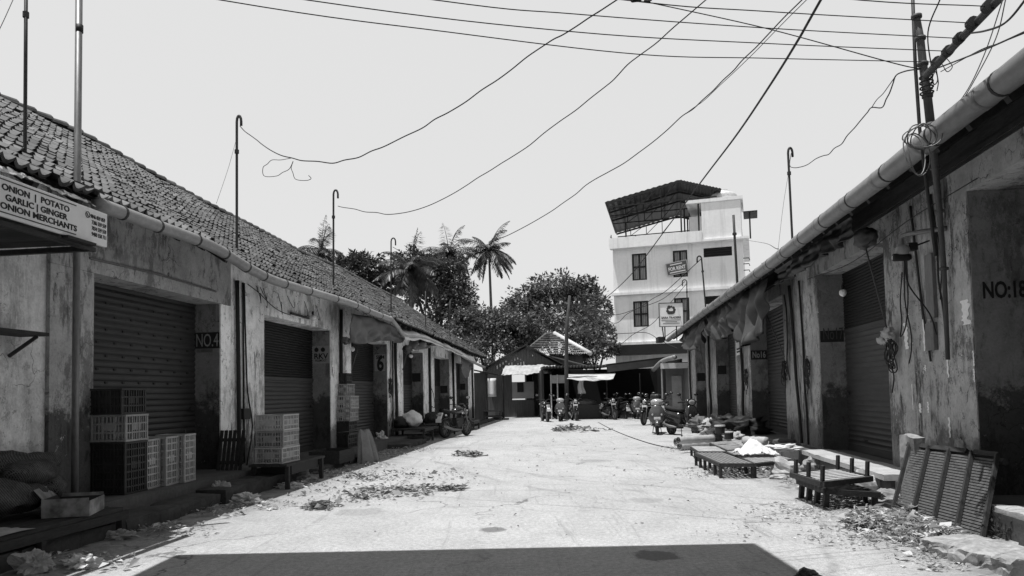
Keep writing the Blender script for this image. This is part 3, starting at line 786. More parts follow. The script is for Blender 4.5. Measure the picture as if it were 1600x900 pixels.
for o in wins:
    q = MB()
    for (a, b, c, d) in ((o[0], o[0] + .09, o[2], o[3]), (o[1] - .09, o[1], o[2], o[3]), (o[0] + .09, o[1] - .09, o[2], o[2] + .09), (o[0] + .09, o[1] - .09, o[3] - .09, o[3]),
                         ((o[0] + o[1]) / 2 - .05, (o[0] + o[1]) / 2 + .05, o[2] + .09, o[3] - .09), (o[0] + .09, (o[0] + o[1]) / 2 - .05, (o[2] + o[3]) / 2 - .05, (o[2] + o[3]) / 2 + .05), ((o[0] + o[1]) / 2 + .05, o[1] - .09, (o[2] + o[3]) / 2 - .05, (o[2] + o[3]) / 2 + .05)):
        q.bb(a, b, .04, .12, c, d)
    f = q.build('window_frame', M_black, BB)
    q = MB(); 
    for k in range(1, 9):
        x = lerp(o[0], o[1], k / 9); q.bb(x - .012, x + .012, .06, .08, o[2] + .09, o[3] - .09)
    q.build('bars', M_black, f)
    q = MB(); q.add([(o[0], .15, o[2]), (o[1], .15, o[2]), (o[1], .15, o[3]), (o[0], .15, o[3])], [(0, 1, 2, 3)]); q.build('curtain', M_curtain, f)
for o in vents:
    q = MB(); q.add([(o[0], .18, o[2]), (o[1], .18, o[2]), (o[1], .18, o[3]), (o[0], .18, o[3])], [(0, 1, 2, 3)])
    for k in range(4): q.bb(o[0], o[1], .06, .14, lerp(o[2], o[3], k / 4) + .02, lerp(o[2], o[3], k / 4) + .06)
    q.build('vent_window', M_black, BB)
w = MB()
for z, th, pr in ((zs[0], .2, .22), (zs[1], .18, .3), (zs[2], .14, .55)):
    w.bb(-.12, UW + (.2 if th > .15 else .4), -pr, -.004, z, z + th)
w.bb(UW + .004, UW + .4, .0, D, zs[2], zs[2] + .14)
w.bb(-.15, xt, -.55, -.42, zs[2] + .14, zpar)                    # terrace parapet
w.bb(-.15, -.03, -.42, D, zs[2] + .14, zpar)
w.build('ledge', M_white_paint, BB)
q = MB(); q.bb(xt, UW - .05, -.4, 3.4, zs[2] + .14, ztow); q.bb(xt - .9, xt - .002, .9, 3.3, zs[2] + .14, ztow - .6); tw = q.build('stair_tower', M_white_paint, BB)
q = MB(); q.bb(xt - 1.0, UW + .1, -.5, 3.5, ztow, ztow + .22); q.build('tower_roof', M_white_paint, tw)
q = MB(); q.bb(xt - .95, xt - .905, 1.1, 2.3, zs[2] + .3, zs[2] + 2.4); q.build('tower_door', M_black, tw)
q = MB(); q.bb(UW + .1, UW + 1.0, .3, 2.4, ztow - .75, ztow - .67); q.tube([(UW + .5, .5, zs[2] + .14), (UW + .5, .5, ztow - .75)], .05); q.build('side_canopy', M_sheet_dark, BB)
# dark ground floor fascia
q = MB(); q.bb(.1, 5.6, -1.3, -.25, zs[0] - .72, zs[0] - .05); q.build('shop_canopy', M_sheet_dark, BB)
# terrace shelter: open gable of metal sheet on trusses
SF = -.3; SBk = 10.0
pl = bz(945, 316, SF); pa = bz(1062, 281, SF); pr_ = bz(1105, 287, SF)
SHX = lambda yy: -1.15 * (yy - SF) / (SBk - SF)
w = MB(); rings = []
def sheet(p, q):
    n = 26; vs = []; fs = []
    for k in range(n + 1):
        t = k / n
        for yy in (SF, SBk): vs.append((lerp(p.x, q.x, t) + SHX(yy), yy, lerp(p.z, q.z, t) + (.025 if k % 2 else -.025)))
    for k in range(n): fs.append((2 * k, 2 * k + 2, 2 * k + 3, 2 * k + 1))
    w.add(vs, fs)
sheet(pl, pa); sheet(pa, Vector((pr_.x + .9, 0, pa.z - .9)))
sh = w.build('terrace_roof', M_sheet, BB, solid=.03)
w = MB()
zt0 = zs[2] + .44
for yy in (SF + .05, 2.4, 5.0, SBk - .1):
    PL0, PA0, PR0 = pl, pa, pr_; o_x = Vector((SHX(yy), 0, 0)); pl, pa, pr_ = pl + o_x, pa + o_x, pr_ + o_x
    w.bar((pl.x + .1, yy, pl.z - .12), (pa.x, yy, pa.z - .12), .09, .12); w.bar((pa.x, yy, pa.z - .12), (pr_.x + .8, yy, pa.z - .95), .09, .12)
    w.bar((pl.x + .2, yy, pl.z - .35), (pr_.x + .6, yy, pl.z - .35), .07, .07)
    for t in (.25, .5, .75):
        a = pl.lerp(pa, t); w.bar((a.x, yy, a.z - .12), (a.x, yy, pl.z - .35), .05, .05)
        b = pl.lerp(pa, t + .2); w.bar((a.x, yy, pl.z - .35), (b.x, yy, b.z - .12), .04, .04)
    pl, pa, pr_ = PL0, PA0, PR0
    for xx in (pl.x + .55, pa.x, xt - .2): 
        if yy > 4 or xx > .2: w.bar((xx, max(yy, -.2), zt0), (xx, max(yy, -.2), pl.z - .35), .1, .1)
for t in (0.02, .2, .4, .6, .8, .98):
    a = pl.lerp(pa, t); w.bar((a.x, SF, a.z - .05), (a.x + SHX(SBk), SBk, a.z - .05), .06, .06)
w.build('truss', M_black, sh)
w = MB()
for k in range(4):
    z = zpar + .15 + k * .42; w.bar((0, 8.8, z), (xt - .3, 8.8, z), .05, .05)
    if k < 1: w.bar((-.08, -.3, z), (-.08, 8.8, z), .05, .05)
for k in range(6): w.bar((k * 1.1, 8.8, zpar - .3), (k * 1.1, 8.8, zpar + 1.6), .05, .05); w.bar((-.08, k * 1.6, zpar), (-.08, k * 1.6, zpar + .35), .05, .05)
w.build('railing', M_iron, BB)
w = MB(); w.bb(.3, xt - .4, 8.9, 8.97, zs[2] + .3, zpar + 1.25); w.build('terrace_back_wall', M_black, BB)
w = MB()
for z in (bz(1165, 402).z, bz(1165, 411).z, bz(1165, 421).z):
    w = MB(); w.tube([(UW, .3, z), (UW + .35, .3, z), (UW + .4, .3, z - .15)], .03, 6); w.build('bracket', M_iron, BB)
tk = thing('water_tank', 'white round water tank on top of the block\'s stair tower', 'water tank', FB.wld((xt + 1.4, 1.4, ztow + .22)), -FB.a)
q = MB(); q.lathe([(.0, 0), (.85, 0), (.9, .12), (.86, .2), (.9, .32), (.86, .4), (.9, .5), (.8, .66), (.4, .8), (.4, .86), (0, .88)], n=24); q.build('tank', M_plastic_white, tk, True)
q = MB(); q.lathe([(.0, .88), (.3, .88), (.3, .95), (0, .97)], n=16); q.build('lid', M_plastic_white, tk)
# banner and signboard in front of it
bn = thing('rent_banner', 'dark tilted FOR RENT banner hung across an upper window of the white block', 'banner', FB.wld((bz(1043, 428).x, -.12, bz(1043, 432).z)), -FB.a)
bn.rotation_euler = (0, R(-8), -FB.a)
q = MB(); q.bb(0, 1.45, -.02, .02, 0, .86); q.build('panel', mat('banner_grey', .12, .15, 3), bn)
q = MB(); 
for a in ((0, 1.45, 0, .05), (0, 1.45, .81, .86), (0, .05, .05, .81), (1.4, 1.45, .05, .81)): q.bb(a[0], a[1], -.03, -.021, a[2], a[3])
q.build('border', mat('banner_border', .5, .1, 3), bn)
text('lettering', 'FOR RENT', .34, M_sign_white, bn, (.14, -.024, .3), (R(90), 0, 0), 1.15, off=.012)
q = MB(); q.bb(.3, 1.1, -.024, -.021, .66, .73); q.bb(.2, 1.25, -.024, -.021, .13, .2); q.build('small_print', M_sign_white, bn)

# ================================================================ canopy behind and above the photographer (its shadow lies in the foreground)
CH = 5.5
m_ = MB()
fx0, fx1 = -2.98 + TOSUN.x / TOSUN.z * CH, 2.07 + TOSUN.x / TOSUN.z * CH
fy = 6.55 + TOSUN.y / TOSUN.z * CH
print('CANOPY', fx0, fx1, fy)
CN = thing('gate_canopy', 'high flat roof over the yard entrance whose straight edged shadow lies in the foreground', 'canopy', (0, 0, 0))
m_.bb(fx0, fx1, -9, fy, CH, CH + .12); m_.build('roof', M_sheet, CN)
m_ = MB(); m_.bb(-4.6, -1.6, -1.7, -1.4, 0, CH - .35); m_.bb(1.6, 3.2, -1.7, -1.4, 0, CH - .35); m_.bb(-1.6, 1.6, -1.7, -1.4, 3.0, CH - .35); m_.build('rear_sky_blocker', M_dark_face, CN)  # unseen wall added behind the camera to cut sky light on the foreground

m_ = MB()
for y in (-7, -3, 1): m_.bar((fx0, y, CH - .12), (fx1, y, CH - .12), .15, .22)
for x in (fx0 + .3, (fx0 + fx1) / 2, fx1 - .3): m_.bar((x, -8.8, CH - .34), (x, fy - .3, CH - .34), .12, .2)
m_.build('beam', M_iron, CN)
for x in (fx0 + .3, fx1 - .3):
    for y in (-8.5, -2.2):
        m_ = MB(); m_.tube([(x, y, 0), (x, y, CH - .44)], .09, 10); m_.build('post', M_iron, CN)
# ================================================================ back of the yard: huts, shed, trees
BK = mat('board_wall', .1, .4, 3, .85, 0, .2, .3, 20, (6, 6, .5))
def zl(px, py, Y): return zp(px, py, Y)
# gabled hut
HY = 43.5
o = zl(776, 640, HY); o.z = 0
HT = thing('gabled_hut', 'small dark boarded hut with pointed gable and pale sheet awning', 'hut', o)
def hl(px, py, Y=HY): p = zl(px, py, Y); return Vector((p.x - o.x, p.y - o.y, p.z))
a, b, c = hl(763, 573), hl(822, 541), hl(884, 574)
w = MB(); n = 26
for k in range(n):
    x0, x1 = lerp(a.x, c.x, k / n), lerp(a.x, c.x, (k + .92) / n)
    def top(x): return -.08 + lerp(a.z, b.z, (x - a.x) / (b.x - a.x)) if x < b.x else -.08 + lerp(b.z, c.z, (x - b.x) / (c.x - b.x))
    w.add([(x0, 0, a.z - .25), (x1, 0, a.z - .25), (x1, 0, top(x1)), (x0, 0, top(x0)), (x0, .03, a.z - .25), (x1, .03, a.z - .25), (x1, .03, top(x1)), (x0, .03, top(x0))],
          [(0, 1, 2, 3), (5, 4, 7, 6), (1, 5, 6, 2), (4, 0, 3, 7)])
w.build('gable', BK, HT)
w = MB()
for (p, q) in ((a, b), (b, c)):
    d = (q - p).normalized(); e = Vector((0, 0, .07)); p2, q2 = p - d * .25 if p is a else p, q + d * .3 if q is c else q
    vs = [p2 + Vector((0, -.35, .0)) + e, q2 + Vector((0, -.35, 0)) + e, q2 + Vector((0, 5, 0)) + e, p2 + Vector((0, 5, 0)) + e]
    w.add(vs, [(0, 1, 2, 3)])
w.build('roof', M_sheet, HT, solid=.06)
w = MB(); x0, x1 = hl(800, 600).x, hl(834, 600).x
w.bb(a.x - .5, x0, .02, 5, 0, a.z - .25); w.bb(x1, c.x, 1.4, 5, 0, a.z - .25); w.bb(x0, x1, .02, .12, 0, hl(800, 625).z)
w.build('wall', BK, HT)
w = MB(); w.bb(x0, x1, .0, .02 - .003, hl(800, 623).z, hl(800, 597).z); pw = w.build('pale_wall', mat('hut_whitewash', .34, .25, 2, .9), HT)
w = MB(); w.bb(hl(808, 600).x, hl(818, 600).x, -.03, -.003, hl(800, 613).z, hl(800, 598).z); w.build('window', M_black, pw)
w = MB()
aw = [(783, 586, 41.5), (862, 583, 41.5), (868, 570, 43.3), (790, 571, 43.3)]
P = [hl(*q) for q in aw]
w.grid(lambda u, v: P[0].lerp(P[1], u).lerp(P[3].lerp(P[2], u), v) + Vector((0, 0, .012 * math.sin(u * 70) + .1 * noise.noise(Vector((u * 5, v * 3, 2))))), 60, 6)
w.build('awning', mat('hut_awning', .42, .35, 2.2, .7, 0, .2, .3), HT, solid=.02)
w = MB()
for px in (786, 860): q = hl(px, 586, 41.6); w = MB(); w.tube([(q.x, q.y, 0), (q.x, q.y, q.z + .05)], .05, 8); w.build('awning_post', M_wood, HT)
# tiled house behind
o2 = zl(870, 640, 47.5); o2.z = 0
TH = thing('tiled_house', 'house with sunbleached hipped tile roof rising behind the boarded hut', 'house', o2)
def tl(px, py, Y=47.5): p = zl(px, py, Y); return Vector((p.x - o2.x, p.y - o2.y, p.z))
e0, e1, r0 = tl(812, 556, 47), tl(920, 555, 47), tl(853, 524, 50.5)
r1 = r0 + Vector((.6, 0, 0))
w = MB(); rows = 9; cols = 30
for r in range(rows):
    for k in range(cols):
        def pt(u, v): return e0.lerp(r0, v).lerp(e1.lerp(r1, v), u)
        u0, u1, v0, v1 = k / cols, (k + 1) / cols, r / rows, (r + 1.12) / rows
        A, B_, C_, D_ = pt(u0, v0), pt(u1, v0), pt(u1, v1), pt(u0, v1); up = Vector((0, -.06, .08))
        m1 = A.lerp(B_, .5) + Vector((0, -.03, .07)); m2 = D_.lerp(C_, .5) + Vector((0, -.03, .05))
        w.add([A + up, m1 + up, B_ + up, C_, m2, D_, A], [(0, 1, 4, 5), (1, 2, 3, 4)], random.gauss(.5, .2))
w.build('roof', M_tile_pale, TH, attr=True)
w = MB()
w.tube([tuple(e1 + Vector((.1, 0, .1))), tuple(r1 + Vector((0, 0, .12)))], .16, 8); w.build('ridge_cap', M_sheet_pale, TH, True); w = MB(); w.tube([tuple(e0), tuple(r0 + Vector((0, 0, .1))), tuple(r1 + Vector((0, 0, .1)))], .09, 8); w.build('ridge_cap', M_tile_pale, TH, True)
w = MB(); q0 = tl(858, 556, 47.2); q1 = tl(918, 572, 46); w.bar((q0.x, q0.y, q0.z), (q1.x, q1.y, q1.z), .3, .06); w.bb(e0.x + .4, e1.x - .3, .3, 6, 0, e0.z); w.build('wall', BK, TH)
w = MB(); w.add([e1 + Vector((0, 0, .02)), e1 + Vector((1.0, 6, .0)), r1 + Vector((0, 3, 0)), r1], [(0, 1, 2, 3)]); w.add([e0, r0, r0 + Vector((0, 3, 0)), e0 + Vector((-.5, 6, 0))], [(0, 1, 2, 3)]); w.build('side_roof', M_tile_pale, TH)
# open dark shed with motorcycles before it
SY = 38.0
o3 = zl(862, 640, SY); o3.z = 0
SH = thing('open_shed', 'deep dark open fronted shed behind the row of parked motorcycles', 'shed', o3)
def sl3(px, py, Y=SY): p = zl(px, py, Y); return Vector((p.x - o3.x, p.y - o3.y, p.z))
w = MB()
p0, p1 = sl3(948, 573), sl3(1046, 561)
w.add([p0 + Vector((0, 0, .1)), p1 + Vector((0, 0, .1)), p1 + Vector((0, 7, .15)), p0 + Vector((0, 7, .15))], [(0, 1, 2, 3)])
w.build('roof', M_sheet_dark, SH, solid=.08)
w = MB(); w.bar((p0.x, p0.y - .04, p0.z - .12), (p1.x, p1.y - .04, p1.z - .12), .05, .34); w.build('fascia', mat('shed_fascia', .05, .3, 3, .8), SH)
q0, q1 = sl3(850, 577), sl3(948, 575)
w = MB(); n = 40
w.grid(lambda u, v: q0.lerp(q1, u) + Vector((0, v * 6 - .1, v * .12 + .1 + .05 * math.cos(u * 2 * math.pi * 20))), 160, 3); w.build('lean_to_roof', M_tile, SH, solid=.05)
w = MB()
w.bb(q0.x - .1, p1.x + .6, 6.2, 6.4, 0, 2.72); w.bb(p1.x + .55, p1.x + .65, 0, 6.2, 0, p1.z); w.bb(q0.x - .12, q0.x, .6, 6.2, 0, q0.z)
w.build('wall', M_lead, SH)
w = MB()
for px in (861, 871, 948, 1000, 1046):
    q = sl3(px, 600, SY + .1); w = MB(); w.tube([(q.x, q.y, 0), (q.x, q.y, 2.3)], .035, 8); w.build('post', M_wood_pale if px < 900 else M_wood, SH)
w = MB(); q0, q1 = sl3(862, 599, SY + .2), sl3(884, 586, SY + .2); w.bb(q0.x, q1.x, q0.y, q0.y + .04, q0.z, q1.z); w.build('board', mat('grey_board', .34, .2, 4), SH)
w = MB(); a0, a1, a2, a3 = zl(886, 592, 37.0), zl(958, 592, 37.0), zl(962, 583, 38.1), zl(884, 584, 38.1)
w.grid(lambda u, v: a0.lerp(a1, u).lerp(a3.lerp(a2, u), v) + Vector((0, 0, .02 * math.sin(u * 19) * (1 - v) - .1 * math.sin(u * math.pi) * (1 - v))), 40, 6)
tag(w.build('tarp_awning', mat('shed_tarp', .5, .25, 3, .7, 0, .2, .3), None, True, solid=.01), 'strip of white tarpaulin stretched under the shed roof above the motorcycles', 'tarpaulin')
t = thing('stall_counter', 'low covered counter with heaped cloth inside the shed behind motorcycles', 'counter', zl(918, 652, 38.3) * 1.0); t.location.z = 0
w = MB(); w.bb(-.9, .8, -.25, .5, 0, .72); w.build('cabinet', M_tarp, t, bev=.02)
w = MB(); w.blob((-.1, .1, .8), (.5, .3, .2), .5, 2, 4, floor=.722); w.build('cloth', M_tarp_mid, t, True)
t = tag(MB().build('hanging_cloth', None), 'x', 'x'); bpy.data.objects.remove(t)
w = MB(); p = zl(908, 600, 38.6)
w.grid(lambda u, v: Vector((p.x + (u - .5) * (.12 + .3 * v) + .03 * math.sin(v * 8), p.y + .05 * math.sin(u * 9), 2.25 - v * .95)), 8, 8)
tag(w.build('hanging_cloth', M_cloth_white, None, True, solid=.01), 'pale strip of cloth hanging inside the shed above the counter', 'cloth')
# white screen and dark clutter past the far end of the left row
w = MB(); p = zl(762, 620, 43.2); q = zl(775, 591, 43.2)
w.grid(lambda u, v: Vector((lerp(p.x, q.x, u), 43.2 + .06 * math.sin(u * 7), lerp(p.z, q.z, v))), 8, 6)
tag(w.build('white_screen', M_cloth_white, None, True, solid=.01), 'white screen hung up beside the far end of the left market row', 'screen')
t = thing('lean_to', 'dark lean-to with plank wall beside the left row\'s far end', 'lean-to', zl(751, 650, 38.8)); t.location.z = 0
w = MB(); w.bb(-1.2, .28, 0, 2.5, 0, 2.5); w.build('wall', BK, t)
w = MB(); w.add([(-1.6, -.4, 2.95), (.95, -.4, 2.35), (.95, 3.2, 2.4), (-1.6, 3.2, 3.0)], [(0, 1, 2, 3)]); w.build('roof', M_sheet_dark, t, solid=.05)
w = MB(); w.tube([(.36, -.2, 0), (.36, -.2, 2.45)], .05); w.build('post', M_wood, t)

# wooden utility pole
pb = zl(886, 650, 37.2); pb.z = 0
UP = thing('utility_pole', 'dark wooden utility pole standing before the shed and huts', 'utility pole', pb)
pt_ = zl(890, 462, 37.2)
w = MB(); w.tube([(0, 0, -.1), (.02, 0, 2.5), (.08, 0, 4.5), (pt_.x - pb.x, 0, pt_.z)], [.11, .1, .09, .07], 10); w.build('pole', M_trunk, UP, True)
w = MB(); w.bar((-.7, 0, pt_.z - .5), (.8, 0, pt_.z - .45), .09, .09); w.build('crossarm', M_wood, UP)
for x in (-.6, -.2, .5, .75):
    w = MB(); w.lathe([(.0, 0), (.03, 0), (.05, .04), (.03, .07), (.05, .1), (0, .14)], (x, 0, pt_.z - .42), n=8); w.build('insulator', M_plastic_white, UP)

# ---------------------------------------------------------------- trees
def leaf_quad(mb, p, d, up, L, Wd, sh):
    x = d.cross(up)
    if x.length < 1e-4: x = d.orthogonal()
    x.normalize()
    mb.add([p, p + d * L * .45 + x * Wd, p + d * L, p + d * L * .45 - x * Wd], [(0, 1, 2, 3)], sh)
def rnd_dir():
    while True:
        v = Vector((random.uniform(-1, 1), random.uniform(-1, 1), random.uniform(-1, 1)))
        if .05 < v.length < 1: return v.normalized()
def tree(name, label, base, lobes, nleaf, ls, mt, trunk_r=.3, group=None, clump=.22, bare=0):
    """lobes: (centre, radii) in world space; leaves sit in clumps near each lobe's surface"""
    t = thing(name, label, 'tree', base, 0, group); B = Vector(base)
    top = sum((Vector(l[0]) for l in lobes), Vector()) / len(lobes)
    w = MB(); fork = B.lerp(Vector((top.x, top.y, B.z)), .3) ; fork.z = lerp(B.z, top.z, .45)
    w.tube([B - B, (fork - B) * .5 + Vector((.1, 0, 0)), fork - B], [trunk_r, trunk_r * .8, trunk_r * .65], 8)
    ends = []
    for c, r_ in lobes:
        c = Vector(c)
        w.tube([fork - B, (fork.lerp(c, .5) - B) + rnd_dir() * .3, c - B], [trunk_r * .5, trunk_r * .3, trunk_r * .12], 6)
        for k in range(5):
            d = rnd_dir(); d.z = abs(d.z) * .7; e = c + Vector((d.x * r_[0], d.y * r_[1], d.z * r_[2])) * .85
            w.tube([c - B, c.lerp(e, .5) + rnd_dir() * .2 - B, e - B], [trunk_r * .15, trunk_r * .09, trunk_r * .03], 5)
    w.build('trunk', M_trunk, t, True)
    m = MB(); vol = [l[1][0] * l[1][2] for l in lobes]; tot = sum(vol)
    for (c, r_), v in zip(lobes, vol):
        c = Vector(c); n_l = int(nleaf * v / tot); ncl = max(12, n_l // 26)
        for q in range(ncl):
            d = rnd_dir()
            if d.z < -.5: d.z *= -.5
            k = random.uniform(.55, 1.0) ** .6 * (1 + .22 * noise.noise(d * 2.2 + c))
            cc = c + Vector((d.x * r_[0], d.y * r_[1], d.z * r_[2])) * k
            cr = clump * random.uniform(.6, 1.4) * min(r_); base_sh = random.gauss(.48, .16)
            for z in range(26):
                e = rnd_dir(); p = cc + e * cr * random.random() ** .5
                dd = (e * .6 + d * .5 + Vector((0, 0, -.35)) + rnd_dir() * .6).normalized()
                leaf_quad(m, p - B, dd, (d + Vector((0, 0, .8)) + rnd_dir() * .7), ls * random.uniform(.7, 1.4), ls * random.uniform(.22, .36), min(1, max(0, base_sh + random.gauss(0, .14))))
    m.build('crown', mt, t, attr=True)
    return t
def lob(px, py, rx, ry, Y, dep=.9):
    c = zp(px, py, Y); k = Y / F
    return (c, (rx * k, max(rx, ry) * k * dep, ry * k))
def tb(px, Y): p = zp(px, 600, Y); return (p.x, p.y, 0)
G_T = 'trees behind the yard'
tree('round_tree', 'broad round leafy tree between the lone palm and the white block', tb(868, 60), [lob(868, 472, 55, 42, 60), lob(822, 490, 42, 42, 59), lob(915, 490, 38, 45, 61), lob(868, 515, 75, 40, 58), lob(905, 455, 30, 25, 61)], 15000, .3, M_leaf_mid, .4, G_T)
tree('dense_tree', 'tall dark dense tree behind the middle of the left roof', tb(690, 64), [lob(690, 440, 42, 38, 64), lob(712, 468, 34, 40, 63), lob(665, 455, 40, 45, 65), lob(670, 415, 36, 22, 66), lob(705, 505, 40, 40, 62), lob(640, 425, 30, 35, 66)], 16000, .3, M_leaf, .45, G_T)
tree('dark_tree', 'dark spreading tree rising behind the left roof ridge beside the crooked pole', tb(570, 60), [lob(572, 425, 34, 30, 60), lob(548, 412, 24, 16, 61), lob(600, 445, 28, 30, 60), lob(560, 455, 45, 35, 60)], 8500, .3, M_leaf, .4, G_T)
tree('leafy_tree', 'lighter leafy tree above the far end of the left tiled roof', tb(755, 53), [lob(745, 500, 36, 24, 53), lob(790, 520, 48, 36, 52), lob(735, 530, 40, 35, 54), lob(770, 550, 60, 30, 52), lob(828, 530, 35, 30, 53)], 15000, .24, M_leaf_mid, .3, G_T)
tree('creeper_tree', 'fine leaved bushy tree crowding the white block\'s left side', tb(935, 49.5), [lob(935, 545, 30, 30, 49.4), lob(912, 530, 24, 22, 50), lob(942, 515, 20, 18, 50.4), lob(905, 565, 28, 20, 49.2)], 8000, .18, M_leaf_mid, .2, G_T)
def palm(label, px, py, Y, base_px, fl, nf, seed, lean=0.0, wind=.0):
    random.seed(seed)
    top = zp(px, py, Y); B = Vector(tb(base_px, Y)); t = thing('coconut_palm', label, 'palm tree', B, 0, 'coconut palms behind the yard')
    T = top - B
    w = MB(); w.tube(smooth_path([(0, 0, 0), (T.x * .25, 0, T.z * .35), (T.x * .65, 0, T.z * .7), tuple(T)], 5), [lerp(.19, .10, k / 15) for k in range(16)], 8); w.build('trunk', M_trunk_palm, t, True)
    w = MB(); st = MB()
    for k in range(nf):
        az = k * 2.399 + random.uniform(-.7, .7); el = lerp(1.4, -.85, (k / nf) ** .8) + random.uniform(-.3, .3); L = fl * random.uniform(.65, 1.12)
        d = Vector((math.cos(az) * math.cos(el) + wind, math.sin(az) * math.cos(el), math.sin(el))).normalized(); p = T.copy(); pts = [p.copy()]; n = 14; rd = random.uniform(.4, 2.0)
        for i in range(n):
            d = (d + Vector((wind * .05, 0, -.07 - .07 * (i / n) * rd))).normalized(); p = p + d * L / n; pts.append(p.copy())
        st.tube(pts, [lerp(.05, .01, i / n) for i in range(n + 1)], 5)
        side = d.cross(Vector((0, 0, 1)))
        for i in range(2, (n) * 4):
            u = i / (n * 4); j = int(u * n); q = pts[j].lerp(pts[j + 1], u * n - j); ax = (pts[j + 1] - pts[j]).normalized()
            sd = ax.cross(Vector((0, 0, 1))); 
            if sd.length < .05: sd = ax.orthogonal()
            sd.normalize(); ll = fl * .27 * math.sin(math.pi * min(1, .12 + u * .86)) * random.uniform(.8, 1.15)
            for sg in (-1, 1):
                dd = (sd * sg * .75 + ax * .55 + Vector((wind * 1.5, 0, -.55 + random.uniform(-.4, .25)))).normalized()
                leaf_quad(w, q, dd, Vector((0, 0, 1)) + rnd_dir() * .4, ll, .026 * fl / 3.4 + .01, min(1, max(0, random.gauss(.5, .2))))
    w.build('fronds', M_frond, t, attr=True); st.build('stalks', M_frond, t, True)
    w = MB()
    for k in range(7):
        a = k * .9; w.blob(T + Vector((math.cos(a) * .3, math.sin(a) * .3, -.35 - .15 * (k % 2))), (.14, .14, .17), .1, 1, k, 8, 6)
    w.build('coconuts', M_leaf_mid, t, True)
palm('tall lone coconut palm with thin leaning trunk standing clear against the sky', 764, 392, 72, 772, 3.5, 26, 11, wind=.12)
palm('broad drooping coconut palm in front of the dark trees behind the left roof', 643, 422, 57, 640, 3.5, 30, 12)
palm('half hidden coconut palm whose fronds peep over the left roof\'s ridge', 502, 392, 72, 505, 3.7, 24, 13)
palm('wind tossed coconut palm top rising behind the tall dark dense tree', 702, 396, 74, 704, 3.6, 24, 14, wind=.12)
random.seed(21)

# ================================================================ poles on the roofs, wires
def hook_pole(px, pyb, pyt, n, label, hook=True, r=.022, fr=FL, pxt=None, hd=1):
    p = fr.hx(px, pyb, n); Wb = fr.wld(p); Y = Wb.y; top = zp(pxt or px, pyt, Y)
    t = thing('hooked_pole' if hook else 'iron_pole', label, 'iron pole', Wb, 0, 'iron wire poles on the roofs')
    T = top - Wb
    pts = [(0, 0, -.35), (0, 0, 0), tuple(T * .5), (T.x, T.y, T.z - (.1 if hook else 0))]
    w = MB()
    if hook:
        k = Y / F * 7
        pts += [(T.x + hd * k * (1 - math.cos(a)) * .5, 0, T.z - .1 + .1 * math.sin(a)) for a in (.6, 1.2, 1.57, 2.0, 2.6, 3.14)] + [(T.x + hd * k, 0, T.z - .1 - k * .9)]
    w.tube(pts, r, 8); w.build('pole', M_iron, t, True)
    if T.z > 1.2:
        w = MB(); q = Vector((0, 0, 0)).lerp(T, .72); w.tube([q - Vector((0, 0, .03)), q + Vector((0, 0, .03))], r * 1.7, 8); w.build('clamp', M_iron, t)
    return Y, top
Y1, h1 = hook_pole(370, 382, 181, .1, 'tall hooked black pole on the left roof, its wire end dangling in a loop')
Y2, h2 = hook_pole(521, 448, 297, .1, 'second hooked pole along the left roof, shorter than the tall one')
Y3, h3 = hook_pole(611, 484, 372, .1, 'third hooked pole along the left roof, in front of the palm', r=.02)
hook_pole(665, 508, 455, .2, 'small faint pole on the far left roof below the dense tree', False, .018)
hook_pole(703, 522, 470, .2, 'small thin pole on the left roof near its far end', False, .018)
hook_pole(39, 240, -60, .0, 'straight black rod on the near left roof, running out above the picture', False, .018, pxt=41)
Y4, h4 = hook_pole(1238, 374, 231, -.3, 'tall hooked pole standing on the right row\'s roof edge', True, .022, FR, 1231)
Y5, h5 = hook_pole(1152, 442, 336, -.2, 'straight black pole on the right roof before the white block\'s corner', False, .035, FR, 1146)
Y6, h6 = hook_pole(1103, 486, 400, -.2, 'hooked pole on the right roof before the block\'s vent window', True, .028, FR, 1096, -1)
Y7, h7 = hook_pole(1074, 506, 437, -.2, 'small hooked pole on the right roof beside the poster board', True, .025, FR, 1073, -1)
# tall grey pole in front of the left row
p = FL.hx(118, 640, .55); Wp = FL.wld(p); top = zp(124, -60, Wp.y)
t = thing('tall_pipe_pole', 'tall grey steel pipe rising past the sign and through the left eave', 'steel pole', (Wp.x, Wp.y, 0))
w = MB(); T = top - Vector((Wp.x, Wp.y, 0)); w.tube([(0, 0, 0), tuple(T * .5), tuple(T)], .034, 12); w.build('pipe', M_galv, t, True)
q = zp(124, 45, Wp.y) - Vector((Wp.x, Wp.y, 0)); w = MB(); w.tube([q - Vector((0, 0, .04)), q + Vector((0, 0, .04))], .037, 12); w.build('band', M_black, t, True)
# bamboo and iron poles with a crossarm on the right
p = FR.hx(1452, 205, -.78); Wp = FR.wld(p); YP = Wp.y
t = thing('bamboo_wire_post', 'knotty bamboo post with sloping arm carrying the power lines over the right gutter', 'wire post', Wp)
w = MB(); pp = [FR.wld(FR.hx(x, y, n)) - Wp for x, y, n in ((1481, 562, -.05), (1475, 420, -.07), (1468, 330, -.16), (1461, 262, -.45))] + [zp(x, y, YP) - Wp for x, y in ((1454, 195), (1449, 150), (1442, 100), (1438, 60), (1432, 26))]
w.tube([tuple(v) for v in pp], [.024, .026, .03, .036, .04, .038, .036, .034, .03], 10)
for v in pp[1:]: w.tube([v - Vector((0, 0, .015)), v + Vector((0, 0, .015))], .047, 10)
w.build('post', M_bamboo, t, True)
hz = zp(1450, 115, YP - .03).z
arm = [Vector(zp(1447, 118, YP - .06)), gp(1500, 62, hz), gp(1562, -2, hz), gp(1640, -84, hz)]
w = MB(); w.tube([tuple(v - Wp) for v in arm], [.034, .032, .03, .03], 10); w.build('arm', M_bamboo, t, True)
ties = []
def on_arm(px, py):
    return gp(px, py, hz)
